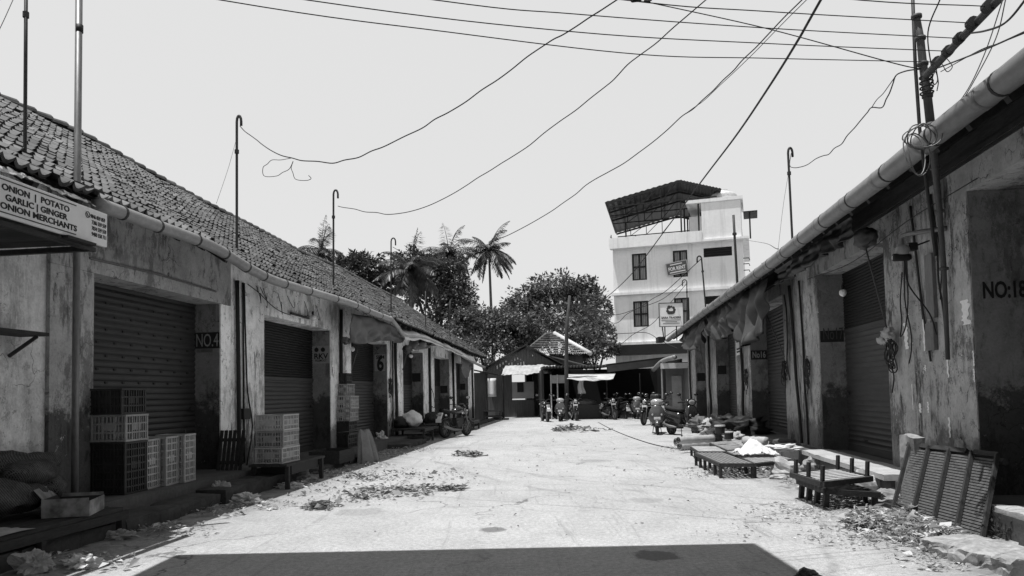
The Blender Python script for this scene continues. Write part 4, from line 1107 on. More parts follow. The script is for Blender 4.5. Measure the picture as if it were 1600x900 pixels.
for k, (x, y) in enumerate(((1460, 97), (1477, 80), (1495, 60), (1515, 36), (1540, 10))):
    v = on_arm(x + 4, y); ties.append(v)
    w = MB(); d = (arm[2] - arm[1]).normalized(); w.tube([v - d * .03 - Wp, v + d * .03 - Wp], .046, 10); w.build('wire_tie', M_iron, t)
for k in range(4):
    w = MB(); v = zp(1447, 118, YP - .02) - Wp; a0 = Vector((.0, 0, -.02 - .05 * k)); w.tube([v + a0 + Vector((.055 * math.cos(q), .055 * math.sin(q), .01 * q / 6)) for q in [i * .6 for i in range(12)]], .008, 5); w.build('lashing', M_iron, t)
w = MB(); pp = [zp(x, y, YP + .08) - Wp for x, y in ((1480, 560), (1462, 400), (1437, 202), (1430, 100), (1424, -60))]
t2 = thing('iron_rod', 'thin black iron rod standing beside the bamboo post on the right', 'iron rod', Wp)
w.tube([tuple(v) for v in pp[1:]], .016, 8); w.build('rod', M_iron, t2, True)
def wire(label, pts, r=.006, name='wire', group='overhead wires', mt=None, cat='wire', n=8):
    P = [Vector(p) if len(p) == 3 and not isinstance(p, tuple) else p for p in pts]
    Q = [p if isinstance(p, Vector) else zp(*p) for p in P]
    w = MB(); w.tube(smooth_path(Q, n), r, 6)
    return tag(w.build(name, mt or M_black, None, True), label, cat, group)
LW = [([(1200, 91), (1000, 85), (700, 50), (345, 0)], 4.85), ([(1200, 68), (900, 50), (480, 0)], 4.85), ([(1200, 44), (900, 22), (680, 0)], 4.85), ([(1200, 18), (960, -2)], 4.7), ([(1300, -4)], 4.7)]
lab = ['lowest of the five thin power lines crossing the sky from the bamboo arm', 'second lowest of the five thin power lines crossing from the bamboo arm', 'middle one of the five thin power lines crossing from the bamboo arm', 'second highest of the five thin power lines crossing from the bamboo arm', 'highest of the five thin power lines leaving the bamboo arm at the picture\'s top']
for tie, (px, Ye), lb in zip(ties, LW, lab):
    n = len(px); P = [tie] + [zp(x, y, lerp(tie.y, Ye, (k + 1) / n)) for k, (x, y) in enumerate(px)]
    P.append(P[-1] + (P[-1] - P[-2]).normalized() * 3.2 + Vector((0, 0, .15)))
    wire(lb, P, .0042)
def wy(pts, Ya, Yb, ext=None):
    q_ = []
    for (x0, y0), (x1, y1) in zip(pts, pts[1:]):
        q_.append((x0, y0))
        if abs(x1 - x0) + abs(y1 - y0) > 22: q_.append(((x0 + x1) / 2 + random.uniform(-1.6, 1.6), (y0 + y1) / 2 + random.uniform(-1.6, 1.6)))
    pts = q_ + [pts[-1]]
    n = len(pts) - 1; out = []
    for k, (x, y) in enumerate(pts): out.append(zp(x, y, 1 / lerp(1 / Ya, 1 / Yb, k / n)))
    if ext: out += [out[-1] + (out[-1] - out[-2]).normalized() * 2.5, out[-1] + (out[-1] - out[-2]).normalized() * 6]
    return out
BEH = Vector((2.6, -6, 7.2))
wire('kinked wire sweeping from the tall hooked pole on the left roof to the top centre', wy([(375, 197), (392, 212), (410, 226), (440, 243), (472, 251), (520, 255), (560, 246), (600, 229), (660, 200), (700, 176), (752, 141), (800, 108), (850, 71), (880, 54), (920, 28), (965, -1)], Y1, 7.2, [Vector((1.2, 4, 6.0)), Vector((1.6, -4, 7.0))]), .0075)
wire('loose coil of thin wire dangling from the long kinked wire at left', wy([(455, 247), (425, 250), (411, 262), (413, 275), (432, 275), (452, 264), (458, 252), (455, 262), (462, 280), (478, 282), (486, 279), (482, 274)], Y1 - .4, Y1 - .6), .005)
wire('long wire rising from the second hooked left pole to the top right of centre', wy([(528, 322), (536, 324), (570, 331), (605, 335), (650, 328), (690, 312), (730, 289), (765, 267), (800, 245), (850, 208), (900, 172), (945, 136), (965, 118), (1000, 86), (1050, 45), (1105, -2)], Y2, 8.2, [Vector((2.4, 4, 6.6)), BEH]), .0075)
wire('wire rising from the third hooked left pole above the palm to the top right', wy([(614, 386), (640, 400), (700, 405), (760, 384), (795, 367), (860, 331), (900, 303), (930, 280), (975, 255), (1020, 222), (1065, 182), (1098, 156), (1130, 125), (1160, 94), (1200, 54), (1255, -2)], Y3, 9, [Vector((3.0, 4, 7.0)), BEH + Vector((.6, 0, .2))]), .0085)
wire('thin companion line running beside the wire from the third hooked pole', wy([(1065, 182), (1100, 157), (1150, 110), (1210, 50), (1262, -2)], 12.2, 9, [Vector((3.1, 4, 7.05))]), .005)
CBL = [Vector(zp(905, 488, 37.0)), zp(940, 470, 35), zp(985, 430, 30), zp(1045, 352, 23), zp(1100, 278, 17.5), zp(1150, 212, 14), zp(1200, 138, 11.5), zp(1245, 66, 10), zp(1284, -3, 9)]
wire('thick twisted black cable running from the top right down to the wooden pole', [CBL[-1] + (CBL[-1] - CBL[-2]).normalized() * 5] + CBL[::-1] + [zp(890, 476, 37.2)], .017, 'power_cable', cat='cable')
wire('straight line from the bamboo post up to a dark knot at the top centre', [zp(1440, 108, YP), zp(1390, 97, 6.5), zp(1200, 45, 6.9), zp(1020, 5, 7), zp(985, -3, 7), Vector((1.2, 6.2, 5.2))], .0055)
w = MB(); kq = zp(1005, 0, 7); 
for k in range(6): w.tube([kq + Vector((random.uniform(-.12, .12), 0, random.uniform(-.02, .04))) for i in range(3)], .012, 6)
tag(w.build('cable_joint', M_black, None, True), 'dark taped cable knot at the picture\'s top edge', 'cable joint')
wire('crooked wire from the right hooked pole up to the bamboo post', wy([(1236, 240), (1234, 258), (1240, 262), (1262, 257), (1275, 248), (1295, 241), (1315, 225), (1335, 200), (1355, 176), (1362, 168), (1378, 168), (1390, 145), (1400, 118), (1412, 112), (1440, 108)], Y4, YP), .0065)
wire('fine straight wire beside the crooked one at the bamboo post', wy([(1362, 168), (1380, 146), (1400, 118)], 7.5, 6.6), .004)
wire('drooping service line from the arm toward the right edge', [on_arm(1466, 106), zp(1528, 82, 5.2), zp(1600, 50, 4.4), zp(1680, 10, 3.6)], .006)
wire('second thin service line beside the drooping one at the right edge', [on_arm(1470, 112), zp(1528, 80, 5.25), zp(1560, 68, 4.9), zp(1600, 52, 4.45)], .004)
wire('slack dark line hanging from the arm to the top right corner', [on_arm(1515, 52), zp(1540, 48, 5.0), zp(1570, 36, 4.6), zp(1600, 2, 4.2), zp(1640, -60, 3.8)], .007)
wire('pale loop of wire crossing behind the arm at the top right', [zp(1568, -4, 5.2), zp(1540, 80, 5.6), zp(1512, 140, 6.0), zp(1480, 182, 6.4)], .004, mt=M_galv)
wire('second pale line slanting down to the right gutter', [zp(1572, -4, 5.0), zp(1556, 60, 5.2), zp(1520, 130, 5.7), zp(1492, 176, 6.2)], .004, mt=M_galv)
wire('black line running up from the arm beside the bamboo post', [on_arm(1456, 110), zp(1450, 50, 6.2), zp(1470, -4, 6.0), zp(1490, -60, 5.8)], .006)
wire('curled black wire end hanging under the arm', [on_arm(1463, 108), zp(1465, 125, YP - .1), zp(1460, 132, YP - .1), zp(1457, 122, YP - .1), zp(1462, 112, YP - .08), zp(1466, 128, YP - .1), zp(1464, 142, YP - .1)], .005)
wire('small loop of wire hanging at the arm beside the insulator ties', [on_arm(1472, 100), zp(1480, 112, YP - .3), zp(1488, 104, YP - .35), zp(1480, 92, YP - .35)], .004)
w = MB()
cl = zp(1436, 232, YP - .25)
for k in range(6):
    ry, rz, ph = .09 + .03 * (k % 3), (.2 if k < 2 else .1), k * .7
    cx = cl + Vector((.02 * k - .05, -.02, -.06 if k < 2 else .1))
    w.tube([cx + Vector((ry * math.cos(a) * (1.0 + .2 * math.sin(a + k)), .05 * math.sin(a * 1 + k), rz * math.sin(a))) for a in [i * 2 * math.pi / 20 for i in range(21)]], .006, 5, False)
tag(w.build('wire_coil', M_galv, None, True), 'pale coil of wire hung over the right gutter below the bamboo post', 'wire coil')
wire('fine stay wire slanting down from the tall hooked left pole', [zp(368, 222, Y1), zp(356, 265, Y1 - .2), zp(338, 318, Y1 - .4)], .003)
wire('faint stay wire below the right hooked pole', [zp(1233, 265, Y4), zp(1224, 320, Y4 + .2), zp(1216, 388, Y4 + .4)], .003)
wire('thin line in the upper left corner of the sky', [zp(22, -4, 6), zp(0, 44, 5.8), zp(-30, 100, 5.6)], .003)
wire('drooping grey line between the right hooked pole and the white block', [zp(1165, 375, 40), zp(1195, 380, 28), zp(1212, 388, Y4 + .6), zp(1216, 388, Y4 + .4)], .008)
for k, pts in enumerate(([(890, 480), (960, 492), (1030, 470), (1070, 440)], [(890, 486), (950, 520), (1010, 520), (1060, 545)], [(892, 470), (960, 505), (1000, 480), (1040, 455), (1095, 405)], [(890, 490), (960, 540), (1020, 505), (1072, 444)])):
    wire(['slack line from the wooden pole to the small hooked pole by the poster board', 'lowest slack line from the wooden pole past the white block\'s ground floor', 'upper slack line from the wooden pole to the hooked pole by the vent window', 'deeply sagging line between the wooden pole and the small hooked pole'][k], wy(pts, 37.2, (Y7, 30, Y6, Y7)[k]), .014)
# ================================================================ motorcycles and scooters
def sring(c, ax, ay, n=14, e=1.0):
    out = []
    for q in range(n):
        t = 2 * math.pi * q / n; cx, sy = math.cos(t), math.sin(t)
        out.append(Vector(c) + Vector(ax) * (abs(cx) ** e * (1 if cx >= 0 else -1)) + Vector(ay) * (abs(sy) ** e * (1 if sy >= 0 else -1)))
    return out
def wheel(parent, y, r, wd, name='wheel', spokes=6):
    q = MB(); n = 28
    rings = [(r - .055 * r / .21, -wd * .5), (r - .012, -wd * .46), (r, -wd * .2), (r, wd * .2), (r - .012, wd * .46), (r - .055 * r / .21, wd * .5)]
    vs = []; fs = []
    for (rr, x) in rings: vs += [(x, math.cos(2 * math.pi * k / n) * rr, math.sin(2 * math.pi * k / n) * rr) for k in range(n)]
    m_ = len(rings)
    for i in range(m_):
        for k in range(n): fs.append((i * n + k, i * n + (k + 1) % n, ((i + 1) % m_) * n + (k + 1) % n, ((i + 1) % m_) * n + k))
    q.add(vs, fs); t = q.build(name, M_rubber, parent, True, (0, y, r))
    q = MB(); ri = r - .05 * r / .21
    q.lathe([(ri, -wd * .4), (ri + .008, -wd * .42), (ri + .008, wd * .42), (ri, wd * .4), (ri - .02, wd * .3), (ri - .02, -wd * .3)], (0, 0, 0), 'X', n)
    for k in range(spokes):
        a = 2 * math.pi * k / spokes; q.bar((0, 0, 0), (0, math.cos(a) * ri, math.sin(a) * ri), .03, .03, (1, 0, 0))
    q.lathe([(0, -wd * .5), (.05, -wd * .5), (.05, wd * .5), (0, wd * .5)], (0, 0, 0), 'X', 12)
    q.build('rim', M_chrome if False else M_galv, t)
    return t
def mirrors(t, y, z, sp, zz):
    for s in (-1, 1):
        q = MB(); q.tube([(s * sp * .7, y, z), (s * sp * .9, y - .02, z + .1), (s * sp, y - .03, zz)], .008, 6); st = q.build('mirror_stalk', M_blackm, t, True)
        q = MB(); q.loft([sring((s * (sp + .03), y - .03 + k * .022, zz + .03), (.075 * f, 0, 0), (0, 0, .05 * f)) for k, f in ((-1, .75), (0, 1), (1, .8), (1.6, .3))]); q.build('mirror', M_bike_black, st, True)
        q = MB(); q.loft([sring((s * (sp + .03), y - .0545, zz + .03), (.06, 0, 0), (0, 0, .04)), sring((s * (sp + .03), y - .058, zz + .03), (.058, 0, 0), (0, 0, .038))]); q.build('mirror_glass', M_chrome, st)
def scooter(name, label, loc, rz, paint, trim, group='scooters and motorcycles parked in the yard'):
    t = thing(name, label, 'scooter', loc, rz, group)
    wheel(t, .62, .215, .09); wheel(t, -.60, .215, .1)
    q = MB(); q.loft([sring((0, y, z), (hx, 0, 0), (0, 0, hz), e=.8) for y, z, hx, hz in ((-.98, .74, .04, .05), (-.9, .70, .13, .10), (-.7, .62, .19, .17), (-.4, .56, .21, .19), (-.15, .52, .19, .2), (-.02, .48, .15, .2))]); q.build('rear_body', paint, t, True)
    q = MB(); q.loft([sring((0, y, z), (hx, 0, 0), (0, 0, .055), e=.7) for y, z, hx in ((-.82, .84, .09), (-.7, .825, .14), (-.35, .79, .16), (-.1, .77, .13), (-.0, .75, .07))]); q.build('seat', M_rubber, t, True)
    q = MB(); q.bb(-.17, .17, -.05, .42, .27, .34); q.build('floorboard', M_blackm, t, bev=.03)
    q = MB(); q.loft([sring((0, y, z), (hx, 0, 0), (0, d, 0), e=.75) for y, z, hx, d in ((.47, .34, .14, .04), (.48, .41, .22, .07), (.46, .5, .27, .09), (.44, .65, .26, .11), (.41, .8, .2, .11), (.38, .9, .13, .09), (.35, .96, .08, .06))]); ap = q.build('front_apron', paint, t, True)
    for s in (-1, 1):
        q = MB(); q.loft([sring((s * .14, .545 - .02 * abs(k), .62 + k * .05), (.035 * f, 0, 0), (0, .015, 0)) for k, f in ((-.7, .3), (-.3, .9), (.2, 1), (.6, .3))]); q.build('indicator', M_lens, ap, True)
    q = MB(); q.bb(-.1, .1, .56, .57, .47, .55); q.build('number_plate', M_plate, ap)
    q = MB(); q.loft([sring((0, .35 + k * .05, 1.0 + .0 * k), (.19 * f, 0, 0), (0, 0, .11 * f), e=.85) for k, f in ((-2.2, .4), (-1.2, .85), (0, 1), (1.2, .95), (2, .75))]); hc = q.build('handlebar_cowl', trim, t, True)
    q = MB(); q.loft([sring((0, .35 + k * .05, 1.0), (.12 * f, 0, 0), (0, 0, .075 * f)) for k, f in ((1.9, 1), (2.25, .9), (2.45, .5))]); q.build('headlight', M_lens, hc, True)
    q = MB(); q.tube([(-.34, .27, 1.0), (-.2, .31, 1.02), (.2, .31, 1.02), (.34, .27, 1.0)], .016, 8); hb = q.build('handlebar', M_iron, t, True)
    for s in (-1, 1):
        q = MB(); q.tube([(s * .24, .295, 1.015), (s * .37, .262, .998)], .022, 8); q.build('grip', M_rubber, hb, True)
    mirrors(t, .28, 1.02, .28, 1.2)
    q = MB()
    vs = []; rg = []
    for k in range(9):
        a = math.radians(15 + k * 19); y = .62 + math.cos(a) * .25; z = .215 + math.sin(a) * .25
        rg.append([Vector((x, y + math.cos(a) * dz, z + math.sin(a) * dz)) for x, dz in ((-.075, -.05), (-.07, .01), (0, .03), (.07, .01), (.075, -.05), (.06, -.02), (0, .0), (-.06, -.02))])
    q.loft(rg); q.build('front_fender', paint, t, True)
    q = MB(); q.tube([(-.06, .62, .215), (-.06, .5, .5)], .022, 8); q.tube([(.06, .62, .215), (.06, .5, .5)], .022, 8); q.tube([(0, .52, .45), (0, .38, .95)], .03, 8); q.build('fork', M_iron, t, True)
    q = MB(); q.loft([sring((.0, -.98 - k * .01, .66), (.1 * f, 0, 0), (0, 0, .05 * f)) for k, f in ((-1, 1), (1, .95), (2, .5))]); q.build('tail_light', mat('tail_lens', .12, .1, 3, .15) if 'tail_lens' not in bpy.data.materials else bpy.data.materials['tail_lens'], t, True)
    q = MB(); q.bb(-.1, .1, -.99, -.98, .40, .53); q.bar((0, -.96, .5), (0, -.88, .66), .16, .03); q.build('number_plate', M_plate, t)
    q = MB(); q.tube([(.15, -.15, .25), (.16, -.5, .27), (.17, -.9, .36)], [.02, .05, .045], 10); q.build('exhaust', M_galv, t, True)
    q = MB(); q.bb(-.1, .1, -.72, -.1, .2, .4); q.build('engine', M_iron, t, bev=.03)
    q = MB(); q.tube([(-.1, -.25, .28), (-.14, -.28, .0)], .012, 6); q.tube([(.1, -.25, .28), (.14, -.28, .0)], .012, 6); q.build('stand', M_iron, t)
    return t
def motorcycle(name, label, loc, rz, paint, group='scooters and motorcycles parked in the yard', box=False):
    t = thing(name, label, 'motorcycle', loc, rz, group)
    wheel(t, .68, .30, .09, spokes=10); wheel(t, -.62, .30, .11, spokes=10)
    q = MB(); q.loft([sring((0, y, z), (hx, 0, 0), (0, 0, hz), e=.85) for y, z, hx, hz in ((.36, .86, .05, .05), (.3, .87, .13, .1), (.15, .87, .15, .13), (-.02, .84, .13, .11), (-.14, .8, .08, .06))]); q.build('fuel_tank', paint, t, True)
    q = MB(); q.loft([sring((0, y, z), (hx, 0, 0), (0, 0, .05), e=.7) for y, z, hx in ((-.12, .81, .08), (-.3, .81, .13), (-.6, .85, .13), (-.82, .88, .09))]); q.build('seat', M_rubber, t, True)
    q = MB(); q.bb(-.11, .11, -.1, .28, .3, .62); q.lathe([(0, -.15), (.1, -.15), (.1, .15), (0, .15)], (0, -.0, .42), 'X', 14); 
    for k in range(5): q.bb(-.1, .1, .18, .34, .45 + k * .045, .47 + k * .045)
    q.build('engine', M_iron, t, bev=.012)
    q = MB(); q.tube([(0, .38, .85), (0, .3, .4), (0, -.1, .3), (0, -.3, .6), (0, -.8, .78)], .025, 8); q.tube([(.08, -.1, .35), (.08, -.62, .3)], .022, 8); q.tube([(-.08, -.1, .35), (-.08, -.62, .3)], .022, 8); q.build('frame', M_iron, t, True)
    q = MB(); q.tube([(-.09, .68, .30), (-.09, .42, .92)], .022, 8); q.tube([(.09, .68, .30), (.09, .42, .92)], .022, 8); q.build('fork', M_galv, t, True)
    q = MB(); q.tube([(-.36, .24, 1.04), (-.24, .34, 1.06), (-.1, .4, .98), (.1, .4, .98), (.24, .34, 1.06), (.36, .24, 1.04)], .014, 8); q.build('handlebar', M_iron, t, True)
    q = MB(); q.loft([sring((0, y, .93), (.1 * f, 0, 0), (0, 0, .1 * f)) for y, f in ((.38, .4), (.44, .9), (.52, 1))]); h = q.build('headlamp_shell', paint, t, True)
    q = MB(); q.loft([sring((0, y, .93), (.09 * f, 0, 0), (0, 0, .09 * f)) for y, f in ((.521, 1), (.54, .9), (.555, .5))]); q.build('headlight', M_lens, h, True)
    q = MB(); q.bb(-.08, .08, .36, .44, 1.0, 1.07); q.build('instruments', M_blackm, t, bev=.02)
    q = MB(); q.bb(-.1, .1, .575, .585, .72, .8); q.build('number_plate', M_plate, t)
    for s in (-1, 1):
        for y in (.46, -.8):
            q = MB(); q.blob((s * .17, y, .84 if y > 0 else .72), (.035, .035, .03), 0, 1, 0, 8, 6); q.build('indicator', M_lens, t, True)
    mirrors(t, .3, 1.06, .3, 1.24)
    for (y, a0, a1) in ((.68, 40, 150), (-.62, 20, 130)):
        q = MB(); rg = []
        for k in range(9):
            a = math.radians(lerp(a0, a1, k / 8)); rr = .335; yy, zz2 = y + (math.cos(a) if y > 0 else -math.cos(a)) * rr, .3 + math.sin(a) * rr
            rg.append([Vector((x, yy, zz2 + d)) for x, d in ((-.07, -.03), (0, .015), (.07, -.03), (0, .0))])
        q.loft(rg); q.build('mudguard', paint, t, True)
    q = MB(); q.bb(-.1, .1, -.99, -.98, .5, .62); q.bar((0, -.97, .58), (0, -.82, .8), .14, .03); q.build('number_plate', M_plate, t)
    q = MB(); q.bb(-.06, .06, -.93, -.88, .72, .8); q.build('tail_light', M_lens, t, bev=.01)
    q = MB(); q.tube([(.1, .3, .4), (.12, .2, .22), (.13, -.3, .25), (.14, -.9, .38)], [.02, .02, .045, .05], 10); q.build('exhaust', M_galv, t, True)
    q = MB(); q.tube([(-.1, -.05, .3), (-.24, -.1, 0)], .014, 6); q.build('stand', M_iron, t)
    if box:
        q = MB(); q.loft([sring((0, -.86, z), (.22 * f, 0, 0), (0, .2 * f, 0), e=.6) for z, f in ((.93, .85), (.97, 1), (1.15, 1), (1.22, .85), (1.24, .4))]); q.build('luggage_box', M_blackm, t, True)
    return t
def at(px, py, dy=.0): p = gp(px, py); return (p.x, p.y + dy, 0)
GB = 'scooters and motorcycles parked in the yard'
sc = scooter('parked_scooter', 'grey scooter facing the camera, right of the yard, with pale visor cowl', at(1032, 679, .5), R(170), M_bike_grey, M_bike_pale)
dk = scooter('parked_scooter', 'black scooter with white tail turned toward the stacked mats at right', at(1075, 682, .55), R(204), M_bike_black, M_bike_black)
mc = motorcycle('parked_motorcycle', 'black motorcycle parked alone in the left row\'s shade, rear plate outward', at(710, 684, .5), R(-28), M_bike_black)
mb2 = motorcycle('parked_motorcycle', 'dark motorcycle carrying a luggage box, between the grey scooter and the shed', at(1018, 664, .4), R(150), M_bike_black, box=True)
dup(mc, at(853, 659.5, .7), R(8), 'dark motorcycle at the left end of the row by the wooden pole, seen from behind', GB)
wsc = scooter('parked_scooter', 'pale visored scooter second from the left end of the row', at(878, 658.5, .6), R(172), M_bike_grey, M_bike_pale)
dup(mc, at(899, 657.5, .6), R(184), 'dark motorcycle beside the covered counter, headlamp toward the yard', GB)
dup(mc, at(955, 656, .6), R(196), 'dark motorcycle in the shed mouth beneath the white tarpaulin\'s right end', GB)
dup(dk, at(976, 655, .8), R(10), 'dark scooter backed into the shed\'s shadow, only its rear plate showing', GB)
dup(sc, at(998, 655, .7), R(178), 'silver scooter at the shed mouth left of the motorcycle with luggage box', GB)
dup(mc, at(1046, 668, .9), R(160), 'dark motorcycle squeezed behind the two scooters at right', GB)
# ================================================================ left side: sign, awning, lamps, sheeting
random.seed(5)
SN = 1.08
def loc_on(fr, px, py, n): return fr.hx(px, py, n)
s1 = FL.hx(163, 360, SN).y; ztp = FL.hx(163, 335, SN).z; zbt = FL.hx(163, 387, SN).z
s0 = 2.6
ag = thing('sheet_awning', 'flat dark sheet awning on the near left wall behind the onion merchants sign', 'awning', FL.o, -AL)
w = MB()
w.grid(lambda u, v: Vector((lerp(-.03, SN - .04, u), lerp(s0, s1 - .03, v), zbt + .035 + .015 * math.sin(v * 60))), 4, 90); w.build('sheet', M_sheet_dark, ag, solid=.008)
w = MB()
for s in (3.4, 4.6, 5.8, s1 - .12): w.bar((0, s, zbt + .01 - .05), (SN - .05, s, zbt - .03), .05, .05)
w.bar((SN - .07, s0, zbt - .03), (SN - .07, s1 - .05, zbt - .03), .04, .04); w.build('frame', M_iron, ag)
sb = thing('sign_board', 'white board lettered ONION POTATO GARLIC GINGER above the near left wall', 'sign', FL.o, -AL)
w = MB(); w.bb(SN, SN + .03, s0, s1, zbt, ztp); w.build('board', M_sign_white, sb, bev=.004)
H = ztp - zbt
def stext(body, px, z, h, width=None, off=.004, right=None):
    y = FL.hx(px, 340, SN).y
    o_ = text('lettering', body, h * 1.38, M_lead, sb, (SN + .032, y, z), (R(90), 0, R(90)), width, off=off)
    return o_
yA = FL.hx(0, 300, SN).y
def span(px0, px1): return FL.hx(px1, 350, SN).y - FL.hx(px0, 350, SN).y
stext('ONION  |  POTATO', -4, zbt + H * .66, H * .16, span(-4, 103), .0015)
stext('GARLIC | GINGER', 2, zbt + H * .42, H * .16, span(2, 100), .0015)
stext('ONION MERCHANTS', -6, zbt + H * .19, H * .16, span(-6, 115), .0015)
for k, num in enumerate(('9846 059 059', '7306 559 559', '7034 559 559', '9400 558 711')):
    stext(num, 136.5 if k == 0 else 138.5, zbt + H * (.72 - k * .17), H * .12, span(138.5, 161), .0)
w = MB()
for z in (zbt + H * .9, zbt + H * .085): w.bb(SN + .0315, SN + .0335, s0 + .3, FL.hx(114, 340, SN).y, z, z + .008)
w.build('rule', M_lead, sb)
w = MB(); pc = FL.hx(132, 340, SN); pc.z = zbt + H * .78
w.tube([(SN + .034, pc.y + .028 * math.cos(a), pc.z + .028 * math.sin(a)) for a in [i * 2 * math.pi / 16 for i in range(17)]], .003, 5, False); w.tube([(SN + .034, pc.y - .012, pc.z + .014), (SN + .034, pc.y - .002, pc.z - .008), (SN + .034, pc.y + .014, pc.z - .014)], .004, 5); w.build('phone_emblem', M_iron, sb)
w = MB(); w.bb(SN - .02, SN + .07, FL.hx(95, 372, SN).y, FL.hx(140, 380, SN).y, zbt - .03, zbt - .004); w.build('lamp_bracket', M_black, sb)
# wrinkled flashing and rags where the near eave tiles end
w = MB(); ea = [FL.hx(x, y, .86) for x, y in ((-10, 258), (20, 268), (45, 275), (70, 285), (100, 299), (130, 309), (150, 318))]
ep = smooth_path([tuple(p) for p in ea], 8)
w.grid(lambda u, v: ep[min(int(u * (len(ep) - 1)), len(ep) - 1)] + Vector((-.18 * v + .02 * noise.noise(Vector((u * 22, v * 3, 0))), 0, -.03 + .10 * v + .03 * noise.noise(Vector((u * 18, v * 4, 3))))), len(ep) - 1, 6)
q = w.build('eave_flashing', M_galv, None, False, FL.o, solid=.006); q.rotation_euler = (0, 0, -AL); tag(q, 'crumpled pale metal flashing along the near left eave above the sign', 'flashing')
w = MB(); rp_ = FL.hx(600, 700, .3)
# plank shelf on the whitewashed wall
t = thing('wall_shelf', 'thin dark plank shelf bracketed to the near left whitewashed wall', 'shelf', FL.o, -AL)
pz = FL.hx(60, 526, .2); w = MB(); w.bb(0, .32, 3.5, pz.y, pz.z, pz.z + .035); w.build('plank', M_wood, t)
for y in (4.2, pz.y - .12):
    w = MB(); w.bar((-.02, y, pz.z - .2), (.28, y, pz.z - .01), .025, .03); w.build('bracket', M_iron, t)
w = MB(); w.tube(smooth_path([(.02, 4.6, pz.z - .12), (.06, 5.2, pz.z - .2), (.05, 5.9, pz.z - .16), (.1, 6.2, pz.z - .22), (.05, 6.0, pz.z - .3), (.05, 5.4, pz.z - .32)], 6), .018, 6); q = w.build('rag_rope', M_wood, None, True, FL.o); q.rotation_euler = (0, 0, -AL); tag(q, 'knot of dark rope hanging under the plank shelf', 'rope')
# fluorescent tubes
def tube_light(p, q, n, label, dz=0):
    a, b = FL.hx(*p, n), FL.hx(*q, n); t = thing('tube_light', label, 'tube light', FL.wld(a), -AL, 'tube lights under the left lintels'); d = b - a
    w = MB(); w.bar((0, 0, .035), tuple(d + Vector((0, 0, .035))), .05, .035); w.build('fitting', M_iron, t)
    w = MB(); w.tube([tuple(d * .03), tuple(d * .97)], .014, 8); w.build('tube', M_bulb, t, True)
tube_light((193, 412), (279, 444), -.1, 'long tube light under the lintel above shutter number 4')
tube_light((454, 492), (482, 500), .06, 'short tube light beside the bulb above the RKV shutter')
def bulb(fr, px, py, n, label, ztop, r=.055):
    p = fr.hx(px, py, n); t = thing('hanging_bulb', label, 'light bulb', fr.wld(p), -fr.a, 'bulbs hung in the shop openings')
    w = MB(); w.tube([(.0, 0, .12), (.01, .02, (ztop - p.z) * .6), (0, 0, ztop - p.z)], .006, 5); w.build('flex', M_black, t)
    w = MB(); w.lathe([(0, .05), (.022, .05), (.026, .1), (.018, .13), (0, .13)], n=12); w.build('holder', M_black, t, True)
    w = MB(); w.lathe([(0, -.07), (r * .55, -.06), (r * .95, -.03), (r, .0), (r * .9, .03), (r * .5, .05), (0, .055)], n=16); w.build('globe', M_bulb, t, True)
bulb(FL, 489, 496, .12, 'white bulb hanging before the RKV shutter\'s lintel', 3.1, .07)
bulb(FL, 551, 545, .1, 'dim bulb under the tarpaulin beside shop number 6', 2.9, .05)
bulb(FL, 642, 556, .2, 'white bulb between shop number 6 and the next pillar', 2.9, .07)
bulb(FR, 1317, 457, .15, 'white bulb hanging in the right opening beside number 17', 3.1, .06)
bulb(FR, 1296, 485, .3, 'small dim bulb low on the dark wall beside number 17', 2.75, .035)
# bunched and hanging tarpaulins
def drape(fr, top, bot, label, mt, folds=6, amp=.06, seed=0, nu=48, nv=20, name='tarpaulin', grp=None, wave=.5):
    T = smooth_path(top, 10); Bo = smooth_path(bot, 10)
    def samp(P, u):
        f = u * (len(P) - 1); i = min(int(f), len(P) - 2); return P[i].lerp(P[i + 1], f - i)
    w = MB()
    def fn(u, v):
        a, b = samp(T, u), samp(Bo, u); p = a.lerp(b, v)
        ph = folds * 2 * math.pi * u + 5.5 * noise.noise(Vector((u * 2.3, v * 1.1, seed)))
        p.x += amp * (v ** .6) * (math.sin(ph) * .6 + 1.6 * noise.noise(Vector((u * folds * 1.7, v * 2.5, seed + 11)))) + .08 * noise.noise(Vector((u * 5, v * 4, seed + 3)))
        p.y += amp * .8 * v * math.cos(ph * .7 + v)
        p.z += .05 * wave * noise.noise(Vector((u * 7, v * 2, seed + 8))) * v
        return p
    w.grid(fn, nu, nv)
    o = w.build(name, mt, None, True, fr.o, solid=.008); o.rotation_euler = (0, 0, -fr.a); return tag(o, label, 'tarpaulin', grp)
def fl(px, py, n): return FL.hx(px, py, n)
def fr_(px, py, n): return FR.hx(px, py, n)
GT = 'tarpaulins hung under the eaves'
drape(FL, [fl(549, 490, .5), fl(580, 496, .5), fl(612, 508, .5), fl(634, 524, .5)], [fl(544, 535, .62), fl(570, 537, .7), fl(598, 532, .6), fl(628, 536, .5)], 'grey tarpaulin hanging under the left eave beside shop number 6', M_tarp_mid, 5, .06, 1, grp=GT)
drape(FL, [fl(640, 524, .5), fl(660, 526, .5), fl(680, 536, .5)], [fl(642, 546, .7), fl(660, 546, .75), fl(678, 540, .6)], 'bundled tarpaulin under the left eave beyond shop number 6', M_tarp_mid, 4, .1, 2, grp=GT)
drape(FL, [fl(718, 550, .5), fl(730, 556, .5), fl(742, 563, .5)], [fl(722, 578, .6), fl(729, 590, .6), fl(740, 566, .5)], 'pointed rag of tarpaulin near the far end of the left eave', M_tarp_mid, 2, .05, 3, grp=GT)
